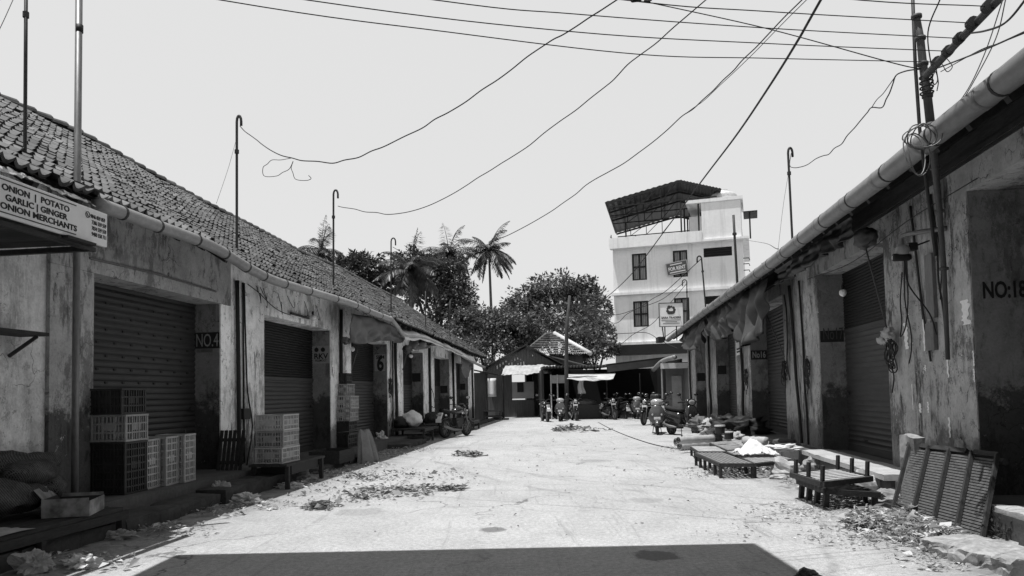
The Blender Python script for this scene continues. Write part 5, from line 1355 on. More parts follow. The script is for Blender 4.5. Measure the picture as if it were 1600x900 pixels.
def rolltarp(fr, px, py, n, label, L=.9, r=.13, seed=0):
    p = fr.hx(px, py, n); w = MB(); w.blob((0, 0, 0), (r, L * .5, r), .35, 2.4, seed, 20, 14)
    o = w.build('rolled_tarpaulin', M_tarp, None, True, fr.wld(p)); o.rotation_euler = (0, 0, -fr.a); return tag(o, label, 'tarpaulin', 'rolled tarpaulins tied under the eaves')
rolltarp(FL, 540, 532, .55, 'dark rolled sheet end tied at the left tarpaulin\'s near corner', .5, .08, 1)
rolltarp(FL, 636, 546, .6, 'dark rolled sheet end under the left eave above the white bulb', .6, .12, 2)
rolltarp(FR, 1352, 372, -.35, 'dark bundle tied under the right eave above the number 17 opening', .55, .13, 3)
drape(FR, [fr_(1200, 432, -.5), fr_(1180, 445, -.5), fr_(1160, 456, -.5), fr_(1140, 470, -.5)], [fr_(1186, 520, -.75), fr_(1172, 541, -.8), fr_(1158, 538, -.75), fr_(1143, 502, -.6)], 'large dark tarpaulin bunched under the right eave beside number 16', M_tarp, 4, .14, 4, grp=GT)
drape(FR, [fr_(1142, 468, -.5), fr_(1125, 480, -.5), fr_(1104, 492, -.5)], [fr_(1141, 518, -.7), fr_(1120, 532, -.75), fr_(1104, 524, -.7)], 'second dark tarpaulin bunched under the right eave past the large one', M_tarp, 5, .13, 5, grp=GT)
drape(FR, [fr_(1102, 494, -.5), fr_(1085, 506, -.5), fr_(1065, 518, -.5)], [fr_(1098, 535, -.6), fr_(1082, 548, -.7), fr_(1066, 540, -.7)], 'third tarpaulin bundle under the right eave nearest the porch', M_tarp, 4, .12, 6, grp=GT)
drape(FR, [fr_(1330, 330, -.4), fr_(1290, 360, -.4), fr_(1250, 392, -.4), fr_(1212, 420, -.4)], [fr_(1330, 372, -.4), fr_(1292, 396, -.45), fr_(1252, 424, -.4), fr_(1212, 446, -.4)], 'narrow dark strip of sheeting rolled along the right eave between the pillars', M_tarp, 9, .06, 7, grp=GT)
def pole_prop(fr, p, q, n0, n1, label, r=.012):
    a, b = fr.hx(*p, n0), fr.hx(*q, n1); w = MB(); w.tube([fr.wld(a), fr.wld(b)], r, 6); return tag(w.build('awning_rod', M_bamboo, None, True), label, 'rod', 'slanting rods tied under the eaves')
pole_prop(FR, (1352, 385), (1389, 526), -.3, -.06, 'slanting rod from the dark bundle down to the rope knot on the near right pillar')
pole_prop(FR, (1188, 470), (1226, 558), -.5, -.06, 'slanting rod from the large tarpaulin down to the second right pillar')
pole_prop(FR, (1092, 530), (1103, 590), -.5, -.06, 'slanting rod near the porch end of the right row')
pole_prop(FL, (559, 545), (549, 580), .5, .1, 'slanting rod from the left tarpaulin down beside the crate tower')
pole_prop(FL, (637, 548), (629, 578), .5, .1, 'slanting rod beside the bulb beyond shop number 6')
def rope_knot(fr, px, py, n, label, sz=.16, seed=0, cloth=False):
    random.seed(seed); p = fr.hx(px, py, n); t = thing('rope_bundle', label, 'rope', fr.wld(p), -fr.a, 'ropes hung on the pillars'); w = MB()
    for k in range(7):
        c = Vector((random.uniform(-.03, .0), random.uniform(-.05, .05), random.uniform(-.1, -.02))); ry, rz = sz * random.uniform(.35, .6), sz * random.uniform(.6, 1.3)
        w.tube([c + Vector((.03 * math.cos(a * 2 + k), ry * math.sin(a), -rz + rz * math.cos(a))) for a in [i * 2 * math.pi / 18 for i in range(19)]], .009, 5, False)
    w.tube(smooth_path([(0, 0, 0), (-.03, .03, -.25), (0, -.02, -.5), (-.02, .01, -.72)], 5), .01, 5); w.build('coils', M_iron, t, True)
    if cloth:
        w = MB(); w.blob((-.06, -.05, .06), (.06, .16, .08), .7, 2.5, 3, 16, 10); w.blob((-.06, .16, -.02), (.05, .12, .06), .7, 2.6, 5, 14, 9); w.build('rag', M_sack_pale, t, True)
rope_knot(FR, 1393, 528, -.06, 'rags and rope knotted on the edge of the near right pillar', .2, 1, True)
rope_knot(FR, 1261, 556, -.06, 'coil of dark rope hung on the second right pillar beside its pipes', .22, 2)
rope_knot(FR, 1226, 562, -.04, 'rope bundle on the far edge of the second right pillar', .2, 3)
rope_knot(FR, 1166, 575, -.05, 'dark rope looped on the third right pillar beside number 16', .24, 4)
rope_knot(FL, 611, 590, .06, 'rope and cable tangle on the pillar right of shop number 6', .2, 5)
# security camera
p = FR.hx(1410, 392, -.32); t = thing('security_camera', 'security camera in a pale hood on a bent pipe bracket', 'camera', FR.wld(p), -AR)
w = MB(); w.tube(smooth_path([(.32, -.42, .16), (.1, -.2, .17), (.0, -.04, .17), (-.01, 0, .12), (0, 0, .05)], 6), .028, 10); w.build('bracket', M_galv, t, True)
w = MB(); w.lathe([(0, .07), (.045, .065), (.075, .04), (.08, .0), (.07, -.03), (.06, -.045), (0, -.05)], n=16); w.build('hood', M_pvc, t, True)
w = MB(); w.loft([sring((x, 0, -.075), (0, .045 * f, 0), (0, 0, .045 * f)) for x, f in ((-.11, .9), (-.1, 1), (.06, 1), (.09, .7))]); bdy = w.build('body', M_black, t, True)
w = MB(); w.loft([sring((x, 0, -.075), (0, .025 * f, 0), (0, 0, .025 * f)) for x, f in ((-.118, 1), (-.122, .8))]); w.build('lens', M_lens, bdy)
w = MB(); w.tube(smooth_path([(.02, 0, -.1), (.06, .02, -.4), (.22, -.1, -.75), (.28, -.12, -1.0)], 6), .009, 6); w.build('lead', M_black, t, True)
p = FR.hx(1425, 386, -.2); t = thing('floodlight', 'small dark floodlight just beside the security camera', 'floodlight', FR.wld(p), -AR)
w = MB(); w.box((0, 0, 0), (.1, .1, .09), None, j=.004); w.bar((0, 0, 0), (.18, -.05, .06), .02, .02); w.build('housing', M_black, t, bev=.01)
w = MB(); w.bb(-.054, -.051, -.04, .04, -.035, .035); w.build('lens', M_lens, t)

# ---------------------------------------------------------------- crates
def crate(name, label, loc, rz, dims, mt, group, upright=False):
    """open lattice crate, dims = (x, y, z) as it stands; upright: stood on its end, open side to the court"""
    dx, dy, dz = dims; t = thing(name, label, 'crate', loc, rz, group)
    for nm, horiz in (('side', 1),):
        pass
    w = MB(); e = .022
    for sx in (-1, 1):
        for sy in (-1, 1): w.bb(sx * (dx / 2 - e), sx * dx / 2, sy * (dy / 2 - e), sy * dy / 2, 0, dz)
    for z in (0, dz - e):
        for sx in (-1, 1): w.bb(sx * (dx / 2 - e), sx * (dx / 2 + .004), -dy / 2 - .004, dy / 2 + .004, z + .001, z + e + .001)
        for sy in (-1, 1): w.bb(-dx / 2 - .003, dx / 2 + .003, sy * (dy / 2 - e), sy * (dy / 2 + .003), z + .002, z + e)
    w.build('rim', mt, t)
    def face(axis, sg):
        q = MB(); L, Hh = (dy, dz) if axis == 0 else (dx, dz); off = (dx if axis == 0 else dy) / 2
        nv = max(4, int(L / .042)); nh = max(3, int(Hh / .085))
        def pb(u0, u1, z0, z1, d0, d1):
            if axis == 0: q.bb(sg * (off - d1), sg * (off - d0), u0, u1, z0, z1)
            else: q.bb(u0, u1, sg * (off - d1), sg * (off - d0), z0, z1)
        for k in range(1, nv):
            u = lerp(-L / 2, L / 2, k / nv); th = .013 if k % 3 else .02
            pb(u - th / 2, u + th / 2, .022, Hh - .022, .002 if k % 3 == 0 else .007, .018)
        for k in range(1, nh):
            z = lerp(0, Hh, k / nh); pb(-L / 2 + .022, L / 2 - .022, z - .009, z + .009, .004, .0165)
        if mt is M_crate_dark: pb(-L / 2 + .023, L / 2 - .023, .023, Hh - .023, .0185, .021)
        zc = Hh * .55; pb(-L * .22, L * .22, zc - .04, zc + .04, .009, .0172)
        return q.build('side', mt, t)
    face(0, 1); face(0, -1); face(1, 1); face(1, -1)
    w = MB(); w.bb(-dx / 2 + .02, dx / 2 - .02, -dy / 2 + .02, dy / 2 - .02, .006, .016)
    w.build('base', mt, t)
    if upright:
        w = MB(); w.bb(-dx / 2 + .02, dx / 2 - .02, -dy / 2 + .02, dy / 2 - .02, dz - .018, dz - .008); w.build('end', mt, t)
    return t
def Lw(n, s, z): return FL.wld((n, s, z))
GC = 'plastic crates stacked before the left shops'
sA = 8.8; ca = -AL
crate('plastic_crate', 'tall dark crate on end at the foot of the stack before shutter 4', Lw(.24, sA, .285), ca, (.40, .44, .60), M_crate_dark, GC, True)
crate('plastic_crate', 'pale crate between two dark ones in the stack before shutter 4', Lw(.22, sA + .02, .89), ca + .03, (.42, .46, .31), M_crate_mid, GC)
crate('plastic_crate', 'dark crate topping the stack before shutter 4', Lw(.2, sA - .0, 1.205), ca - .02, (.42, .46, .30), M_crate_dark, GC)
for k, lb in enumerate(('pale crate on end, touching the tall dark crate before shutter 4', 'middle one of three pale crates on end before shutter 4', 'pale crate on end, farthest of the three before shutter 4')):
    crate('plastic_crate', lb, Lw(.2 + .045 * k, 9.2 + .345 * k, .285), ca + .1, (.38, .335, .60 + .012 * k), M_crate_pale, GC, True)
p = FL.hz(441, 725, .38); bx, by = p.x, p.y
for k, lb in enumerate(('lowest pale crate of the three level stack beside the RKV shutter', 'middle pale crate of the three level stack beside the RKV shutter', 'topmost pale crate of the three level stack beside the RKV shutter')):
    crate('plastic_crate', lb, Lw(bx - .21, by + .33, .38 + .245 * k), ca + random.uniform(-.03, .03), (.43, .62, .24), M_crate_mid if k == 1 else M_crate_pale, GC)
t = thing('wooden_platform', 'low dark wooden stand under the pale crates beside the RKV shutter', 'stand', Lw(bx - .2, by + .55, 0), ca)
w = MB()
for k in range(5): w.bb(-.3 + k * .12, -.19 + k * .12, -.6, 1.0, .34, .376)
w.build('top', M_wood, t)
for x in (-.26, .26):
    for y in (-.5, .9):
        w = MB(); w.bb(x - .03, x + .03, y - .03, y + .03, .0, .338); w.build('leg', M_wood, t)
w = MB(); w.bb(-.24, .24, -.3, .8, .2, .33); w.build('shelf', M_black, t)
p = FL.hz(545, 700, .2); cx, cy = p.x, p.y; zz = .2
sp = [(.62, M_black, 'two dark crates in one', .5), ]
hts = [(.30, M_crate_dark, 'lowest dark crate of the tall tower before shop number 6'), (.30, M_crate_dark, 'second dark crate from the foot of the tower before shop number 6'), (.285, M_crate_mid, 'greyish crate in the middle of the tower before shop number 6'), (.285, M_crate_pale, 'palest crate in the tower, above the greyish one, before shop number 6'), (.275, M_crate_mid, 'narrower grey crate below the top of the tower before shop number 6'), (.25, M_crate_dark, 'small dark crate on top of the tower before shop number 6')]
for k, (h, mt_, lb) in enumerate(hts):
    d = (.44, .62) if k < 4 else (.38, .5) if k == 4 else (.36, .34)
    crate('plastic_crate', lb, Lw(cx - .22 + (0, 0, .03, .04, -.02, -.05)[k], cy + .31 + .01 * k, zz), ca + random.uniform(-.04, .04), (d[0], d[1], h), mt_, GC); zz += h + .003
# leaning slatted board beside the pale crates
p = FL.hz(318, 745, .27)
t = thing('slatted_board', 'narrow dark slatted board leaning on the face under NO.4', 'board', FL.wld((p.x - .05, pil[1][0] - .22, .27)), ca); t.rotation_euler = (R(-12), 0, ca)
w = MB()
for k in range(6): w.bb(-.2 + k * .07, -.15 + k * .07, -.01, .01, 0, .62)
w.build('slats', M_wood, t); w = MB(); w.bb(-.21, .21, .011, .03, .1, .15); w.bb(-.21, .21, .011, .03, .45, .5); w.build('batten', M_wood, t)
t = thing('wooden_stick', 'thin upright stick between the pale crates and the slatted board', 'stick', Lw(.12, 10.42, .28), ca); w = MB(); w.tube([(0, 0, 0), (-.02, .02, .66)], .02, 6); w.build('shaft', M_wood, t)

# kerb and slabs on the left
def slab(name, label, fr, n0, n1, s0_, s1_, z0, z1, mt, cat='stone slab', group=None, j=.03, tilt=0, rz=0, seed=0, res=.1):
    random.seed(seed + 77)
    cx, cy = (n0 + n1) / 2, (s0_ + s1_) / 2; hx, hy = abs(n1 - n0) / 2, abs(s1_ - s0_) / 2
    w = MB(); nu, nv, nz = max(3, int(hx * 2 / res)), max(3, int(hy * 2 / res)), 3 if res > .05 else 6
    def pt(u, v, k):
        x, y, z = lerp(-hx, hx, u), lerp(-hy, hy, v), lerp(0, z1 - z0, k)
        e = min(u, 1 - u, v, 1 - v); nn = noise.noise_vector(Vector((x * 4 + seed, y * 4, z * 4))) + noise.noise_vector(Vector((x * 17 + seed, y * 17, z * 23))) * (.45 if res < .06 else .15)
        q = Vector((x, y, z)) + nn * j * (1.6 if e < .02 else .7)
        if k == 1: q.z = z1 - z0 + nn.z * j * .5 - (.02 if e < .01 else 0)
        if k == 0: q.z = -.03
        return q
    w.grid(lambda u, v: pt(u, v, 1), nu, nv)
    for a in range(4):
        def sd(u, v, a=a): return pt(*((u, 0), (1, u), (1 - u, 1), (0, 1 - u))[a], v)
        w.grid(sd, nu if a % 2 == 0 else nv, nz)
    o = w.build(name, mt, None, False, fr.wld((cx, cy, z0))); o.rotation_euler = (tilt, 0, -fr.a + rz); return tag(o, label, cat, group)
GK = 'kerb slabs along the left row'
ks = [(3.0, 4.6), (4.65, 6.3), (6.35, 7.7), (7.75, 8.75), (8.8, 9.75), (9.8, 10.9), (10.95, 12.2)]
kl = ['kerb slab nearest the camera, mostly hidden by the low platform', 'kerb slab beneath the low platform\'s middle', 'kerb slab below the sacks\' end of the low platform', 'dark kerb slab at the platform\'s far leg', 'dark kerb slab below the pale crates on end', 'kerb slab beside the white crumpled bags', 'raised kerb slab leading up to the stand under the crates']
for k, ((a, b), lb) in enumerate(zip(ks, kl)):
    slab('kerb_slab', lb, FL, .52, .98 + .03 * (k % 2), a, b, 0, .16 if k < 5 else .21, M_kerb, group=GK, seed=k)
for k, (a, b, n1, h, lb) in enumerate(((13.4, 15.0, .95, .1, 'low slab of pavement before the RKV shutter'), (15.1, 17.0, .95, .12, 'slab of pavement left of the sheet-covered bundle'), (19.3, 21.4, 1.1, .13, 'thin broken slab lying before the pillar of shop number 6'), (21.6, 23.0, .9, .1, 'slab end under the near low bench'), (26.0, 30.0, .9, .1, 'long kerb slab behind the parked motorcycle'), (30.2, 36, .9, .1, 'long far kerb slab along the left row'), (36.2, 42, .9, .1, 'farthest kerb slab along the left row'))):
    slab('kerb_slab', lb, FL, .5, n1, a, b, 0, h, M_kerb, group=GK, seed=k + 20)
t = thing('wooden_box', 'dark open wooden box on the pavement before the RKV shutter', 'box', Lw(.75, 14.6, .1), ca); w = MB()
w.bb(-.3, .3, -.45, .45, 0, .03); 
for a in ((-.3, -.27, -.45, .45), (.27, .3, -.45, .45), (-.27, .27, -.45, -.42), (-.27, .27, .42, .45)): w.bb(a[0], a[1], a[2], a[3], .03, .24)
w.build('box', M_wood, t)
# low platform with sacks and a carton
p0 = FL.hz(204, 794, .27); 
t = thing('low_platform', 'low dark plank platform on short legs at the near left', 'platform', FL.o, ca)
PZ = .29
w = MB()
for k in range(4): w.bb(p0.x - .82 + k * .2, p0.x - .64 + k * .2, 3.2 + .05 * (k % 2), p0.y - .06 * (k % 2), PZ - .035, PZ)
w.build('planks', M_wood, t)
w = MB(); w.bb(p0.x - .06, p0.x - .02, 3.2, p0.y, PZ - .12, PZ - .037); w.bb(p0.x - .8, p0.x - .76, 3.2, p0.y, PZ - .12, PZ - .037); w.build('rail', M_wood, t)
for y in (3.5, 4.9, 5.75, 6.55, p0.y - .08):
    for x in (p0.x - .05, p0.x - .77):
        w = MB(); w.bb(x - .03, x + .03, y - .03, y + .03, 0, PZ - .122); w.build('leg', M_wood, t)
def flat_sheet(label, fr, n0, n1, s0_, s1_, z, mt, name='paper_sheet', cat='sheet', seed=0, amp=.02):
    w = MB(); w.grid(lambda u, v: Vector((lerp(n0, n1, u) + .03 * noise.noise(Vector((u * 3, v * 3, seed))), lerp(s0_, s1_, v), z + .008 + amp * abs(noise.noise(Vector((u * 4, v * 6, seed + 2)))))), 14, 20)
    o = w.build(name, mt, None, True, fr.o); o.rotation_euler = (0, 0, -fr.a); return tag(o, label, cat)
flat_sheet('pale paper sheeting spread over the near end of the low platform', FL, p0.x - .5, p0.x - .02, 3.3, 6.45, PZ, M_sack_pale, seed=3)
def sack(label, fr, n, s, z, r, rz, mt, seed, name='sack', group=None, floor=None):
    w = MB(); w.blob((0, 0, 0), r, .22, 2.0, seed, 26, 16, floor)
    o = w.build(name, mt, None, True, fr.wld((n, s, z))); o.rotation_euler = (0, 0, -fr.a + rz); return tag(o, label, 'sack', group)
GS = 'net sacks heaped on the low platform'
spx = lambda px, py, n: FL.hx(px, py, n).y
for k, (px, py, n, r, rz, lb) in enumerate(((45, 740, .35, (.2, .42, .15), .25, 'full net sack lying uppermost on the low platform against the pillar'), (10, 728, .22, (.2, .38, .13), -.2, 'net sack behind the uppermost one at the picture\'s left edge'), (72, 764, .40, (.18, .26, .14), .5, 'net sack below the uppermost one, beside the carton'), (25, 776, .42, (.2, .3, .15), .1, 'net sack at the foot of the heap behind the carton'), (-12, 778, .45, (.22, .35, .17), .0, 'net sack half cut off by the picture\'s left edge'), (60, 722, .15, (.16, .3, .1), .1, 'dark net sack flat against the whitewashed wall'))):
    q = FL.hx(px, py, n); sack(lb, FL, n, q.y, max(q.z, PZ + r[2] * .9), r, rz, M_sack, k + 1, 'net_sack', GS)
q = FL.hz(104, 806, PZ)
t = thing('carton_box', 'open printed carton on the low platform beside the net sacks', 'box', FL.wld((q.x, q.y + .1, PZ + .006)), ca + .35); w = MB()
M_card = mat('carton_board', .22, .75, 7, .8, 0, .2, .1, 13); M_card_in = mat('carton_inside', .04, .3, 5)
for a in ((-.2, -.192, -.24, .24), (.192, .2, -.24, .24), (-.192, .192, -.24, -.232), (-.192, .192, .232, .24)): w.bb(a[0], a[1], a[2], a[3], 0, .17 if a[0] < 0 else .14)
w.build('side', M_card, t)
w = MB(); w.bb(-.191, -.186, -.23, .23, .012, .168); w.bb(-.185, .19, .226, .231, .012, .138); w.build('inside_shade', M_card_in, t)  # dark inner sheets, like the base, put the carton's inside shade into colour
w = MB(); w.bb(-.19, .19, -.23, .23, .0, .01); w.build('base', M_card_in, t)
w = MB(); w.bar((-.2, .0, .17), (-.27, .0, .26), .44, .006, (1, 0, 0)); w.build('flap', M_card, t)
# plastic bags and litter
def bag(label, px, py, r, mt, seed, z=0, name='plastic_bag', cat='plastic bag', group='plastic bags lying in the yard'):
    p = gp(px, py, z); w = MB(); w.blob((0, 0, r[2] * .55), r, .75, 2.3, seed, 30, 18, 0.0)
    return tag(w.build(name, mt, None, False, p), label, cat, group)
bag('grey plastic bag on the ground beneath the low platform\'s near legs', 52, 893, (.14, .11, .10), M_sack_pale, 1)
bag('white torn plastic bag in the gutter at the lower left, right of the grey bag', 128, 886, (.13, .1, .06), M_plastic_white, 2)
bag('crumpled white bag standing against the kerb, left of the flat one', 342, 784, (.14, .12, .17), M_sack_pale, 3)
bag('flat bright white bag in the sun by the left kerb', 383, 783, (.17, .13, .07), M_plastic_white, 4)
bag('scrap of white plastic near the stand under the crates', 455, 762, (.2, .12, .05), M_plastic_white, 5)
bag('small white bag on the broken slab before shop number 6', 596, 690, (.14, .1, .16), M_plastic_white, 6, .13)
bag('long pale scrap lying by the low platform\'s far leg', 184, 842, (.16, .07, .05), M_sack_pale, 8)
bag('wrinkled clump of plastic at the kerb below the crates beside RKV', 462, 748, (.2, .14, .1), M_sack_pale, 9)
# sheet draped bundle
p = FL.hz(574, 722, 0)
w = MB()
def bund(u, v):
    a = (u - .5) * 2.6; z = .66 * (1 - v ** 1.4) ; rr = .16 + .2 * v
    return Vector((.12 + math.cos(a) * rr + .05 * math.sin(u * 26) * v, math.sin(a) * rr * 1.6 + .06 * math.sin(u * 20 + 1) * v, z + .03 * math.sin(u * 18)))
w.grid(bund, 46, 18); w.add([bund(k / 20, 0) for k in range(21)] + [Vector((-.3, -.3, .62)), Vector((-.3, .3, .62))], [tuple(range(21)) + (22, 21)])
o = w.build('covered_bundle', M_sack_pale if False else mat('grey_cloth', .2, .3, 4, .9, 0, .1, .3), None, True, FL.wld((p.x - .3, p.y + .1, 0))); o.rotation_euler = (0, 0, ca); tag(o, 'bundle under a grey pleated cloth beside the crate tower', 'covered bundle')
def low_bench(label, fr, n, s, dims, rz=0, name='low_bench', z0=0, mt=None, gaps=5, group='low benches before the left shops', cat='bench'):
    dx, dy, h = dims; t = thing(name, label, cat, fr.wld((n, s, z0)), -fr.a + rz, group); w = MB()
    for k in range(gaps): w.bb(-dx / 2 + dx * k / gaps + .006, -dx / 2 + dx * (k + 1) / gaps - .006, -dy / 2, dy / 2, h - .035, h)
    w.build('top', mt or M_wood, t)
    w = MB()
    for sx in (-1, 1): w.bb(sx * (dx / 2 - .045), sx * (dx / 2 - .005), -dy / 2 + .02, dy / 2 - .02, h - .1, h - .037)
    for sy in (-1, 1): w.bb(-dx / 2 + .05, dx / 2 - .05, sy * (dy / 2 - .06), sy * (dy / 2 - .02), h * .35, h * .35 + .05)
    w.build('rail', mt or M_wood, t)
    for sx in (-1, 1):
        for sy in (-1, 1):
            w = MB(); w.bb(sx * (dx / 2 - .07), sx * (dx / 2 - .012), sy * (dy / 2 - .09), sy * (dy / 2 - .03), 0, h - .102); w.build('leg', mt or M_wood, t)
    return t
p = FL.hz(655, 692, 0); lb1 = low_bench('near low dark bench on the left, a white sack behind it', FL, p.x - .3, p.y + .5, (1.0, 1.3, .42))
p = FL.hz(688, 684, 0); low_bench('second low dark bench on the left, behind the parked motorcycle\'s rear', FL, p.x - .3, p.y + 1.2, (.9, 1.6, .4))
p = FL.hz(738, 672, 0); low_bench('low dark bench on the left beyond the parked motorcycle', FL, p.x - .3, p.y + .6, (.8, 1.5, .34))
p = FL.hz(775, 657, 0); low_bench('farthest low dark bench at the end of the left row', FL, p.x - .2, p.y + .6, (.9, 1.4, .5))
q = FL.hx(646, 655, .5); sack('bright white stuffed sack lying behind the near low bench', FL, .45, q.y, q.z, (.3, .55, .25), .2, M_cloth_white, 4, 'white_sack')
q = FL.hx(634, 658, .3); sack('black stuffed bag tucked behind the bright white sack', FL, .2, q.y - .2, q.z - .05, (.25, .4, .2), .1, M_black, 5, 'black_bag')
q = FL.hx(678, 655, .4); sack('dark round sack on the second low bench', FL, .35, q.y, q.z, (.3, .3, .25), 0, M_sack, 6, 'dark_sack')
q = FL.hx(685, 661, .5); sack('pale parcel in front of the dark round sack', FL, .5, q.y, q.z, (.15, .4, .1), 0, M_sack_pale, 7, 'pale_parcel')
# ---------------------------------------------------------------- right side
def rack(name, label, A, B, Cc, h, nslat, mt, slat_mt, legs=3, group='low slatted racks on the right', cross=False, rod=False):
    """low rack: A near-left corner, B far-left corner, Cc near-right corner of its top, all in world space"""
    A, B, Cc = Vector(A), Vector(B), Vector(Cc); O = Vector((A.x, A.y, 0)); t = thing(name, label, 'rack', O, 0, group)
    a = A - O; v = B - A; u = Cc - A
    w = MB()
    for (p, q) in ((a, a + v), (a + u, a + u + v), (a, a + u), (a + v, a + u + v)): w.bar(p, q, .045, .05)
    w.build('frame', mt, t)
    w = MB()
    for k in range(nslat):
        f = (k + .5) / nslat
        if rod: w.tube([a + v * f + Vector((0, 0, .03)), a + u + v * f + Vector((0, 0, .03 + random.uniform(-.006, .006)))], .0085, 6)
        else: w.bar(a + u * f + Vector((0, 0, .028)), a + u * f + v + Vector((0, 0, .028)), u.length / nslat * .7, .012)
    w.build('slats', slat_mt, t)
    for k in range(legs):
        for s in (0, 1):
            p = a + v * ((k + .05) / (legs - .9)) + u * s; w = MB(); w.bar(p - Vector((0, 0, .026)), (p.x, p.y, -.0), .04, .045, (1, 0, 0)); w.build('leg', mt, t)
    return t
ZT = .2
rack('low_rack', 'low plank topped rack nearest the yard, on many short legs', gp(1126, 727, ZT), gp(1087, 710, ZT), gp(1176, 727, ZT), ZT, 7, M_wood, mat('grey_planks', .2, .4, 4, .85, 0, .2, .3, 30, (6, 1, 6)), 6)
rack('low_rack', 'low rack of close rods under the white cloth', gp(1180, 727, ZT), gp(1136, 708, ZT), gp(1237, 721, ZT), ZT, 30, M_wood, M_wood_pale, 3, rod=True)
rack('low_rack', 'low rack of pale rods behind the plank topped rack', gp(1092, 708, .16), gp(1080, 700, .16), gp(1134, 708, .16), .16, 16, M_wood, M_wood_pale, 3, rod=True)
rack('low_rack', 'farthest low rack of rods beside the rolled mats', gp(1138, 706, .18), gp(1110, 694, .18), gp(1168, 702, .18), .18, 22, M_wood, M_wood_pale, 3, rod=True)
# white cloth on the rack
p = gp(1181, 712, ZT + .04)
w = MB(); w.grid(lambda u, v: p + Vector(((u - .5) * .62, (v - .5) * .62, .015 + .20 * math.exp(-((u - .45) ** 2 + (v - .5) ** 2) * 9) + .09 * abs(noise.noise(Vector((u * 5, v * 5, 1)))) + .06 * abs(noise.noise(Vector((u * 11, v * 9, 4)))))) , 26, 22)
tag(w.build('white_cloth', M_cloth_white, None, True, solid=.01), 'white cloth heaped on the low rod rack', 'cloth')
# inverted bench on a second bench
def bench_frame(name, label, A, B, D, ns, mt, smt, leglen, up, group):
    A, B, D = Vector(A), Vector(B), Vector(D); O = Vector((A.x, A.y, 0)); t = thing(name, label, 'bench', O, 0, group); a = A - O; v = B - A; u = D - A
    w = MB()
    for (p, q) in ((a, a + v), (a + u, a + u + v), (a, a + u), (a + v, a + u + v)): w.bar(p, q, .05, .06)
    w.build('frame', mt, t); w = MB()
    for k in range(ns):
        f = (k + .5) / ns; w.bar(a + v * f + u * .03 + Vector((0, 0, .012)), a + v * f + u * .97 + Vector((0, 0, .012)), v.length / ns * .55, .018)
    w.build('slats', smt, t)
    n = u.cross(v).normalized(); n = n if n.z > 0 else -n
    for k in range(3 if up else 4):
        for s in (0, 1):
            p = a + v * (.06 + (.86 * k / (2 if up else 3))) + u * (.04 + .92 * s)
            w = MB()
            if up: w.bar(p, p + n * leglen + v.normalized() * -.03, .032, .04, tuple(u))
            else: w.bar(p - Vector((0, 0, .03)), (p.x - v.x * .05 + .0, p.y + (.04 if s == 0 else 0), 0), .05, .055, (1, 0, 0))
            w.build('leg', mt, t)
    return t
GI = 'slatted benches piled on the right'
A0 = Vector(gp(1291, 768, .2)); B0 = Vector(gp(1247, 752, .2)); D0 = A0 + Vector((.62, .08, -.06))
bench_frame('slatted_bench', 'lower slatted bench standing on its legs under the upturned one', A0, B0, D0, 12, M_wood, M_wood, .2, False, GI)
A1 = Vector(gp(1285, 757, .29)); B1 = Vector(gp(1237, 742, .29)); D1 = A1 + Vector((.74, .42, .0))
bench_frame('slatted_bench', 'upturned slatted bench with its legs in the air on another bench', A1, B1, D1, 8, M_wood, M_wood_pale, .2, True, GI)
# tilted pallet
BL = Vector(gp(1397, 797, .03)); BR = Vector(gp(1538, 838, .03)); UPV = Vector((.43, .42, .63))
t = thing('slatted_pallet', 'large slatted pallet tilted up against a stone on the right', 'pallet', (BL.x, BL.y, 0))
o_ = Vector((BL.x, BL.y, 0)); a = BL - o_; u = BR - BL; N = u.cross(UPV).normalized(); N = N if N.y < 0 else -N
w = MB(); ns = 25
for k in range(ns):
    f = (k + .4) / ns; w.bar(a + UPV * f + u * .01 - N * .02, a + UPV * f + u * .99 - N * .02, .021, .012, tuple(N))
w.build('slats', M_wood_pale if False else mat('grey_slats', .11, .5, 5, .85, 0, .2, .3, 30, (6, 6, 6)), t)
for k in range(5):
    f = (0, .25, .5, .75, 1)[k]; w = MB(); p = a + u * f; w.bar(p - UPV * .03 + N * .016, p + UPV * 1.04 + N * .016, .024, .04, tuple(N)); w.build('batten', M_wood, t)
for f in (0, 1):
    w = MB(); p = a + UPV * f; w.bar(p - u * .02 - N * .055, p + u * 1.02 - N * .055, .05, .05, tuple(N)); w.build('rail', M_wood, t)
for f in (.06, .3, .54, .86):
    w = MB(); p = a + UPV * 1.04 + u * f; w.bar(p - u * .1 - N * .01, p + u * .12 + UPV * .015 - N * .03, .05, .06, tuple(N)); w.build('leg', M_wood, t)
w = MB(); p = gp(1372, 785, .02); q = gp(1500, 826, .02); w.bar(p, Vector(q), .05, .05); tag(w.build('loose_beam', M_wood, None), 'loose dark beam on the ground along the tilted pallet\'s foot', 'beam')
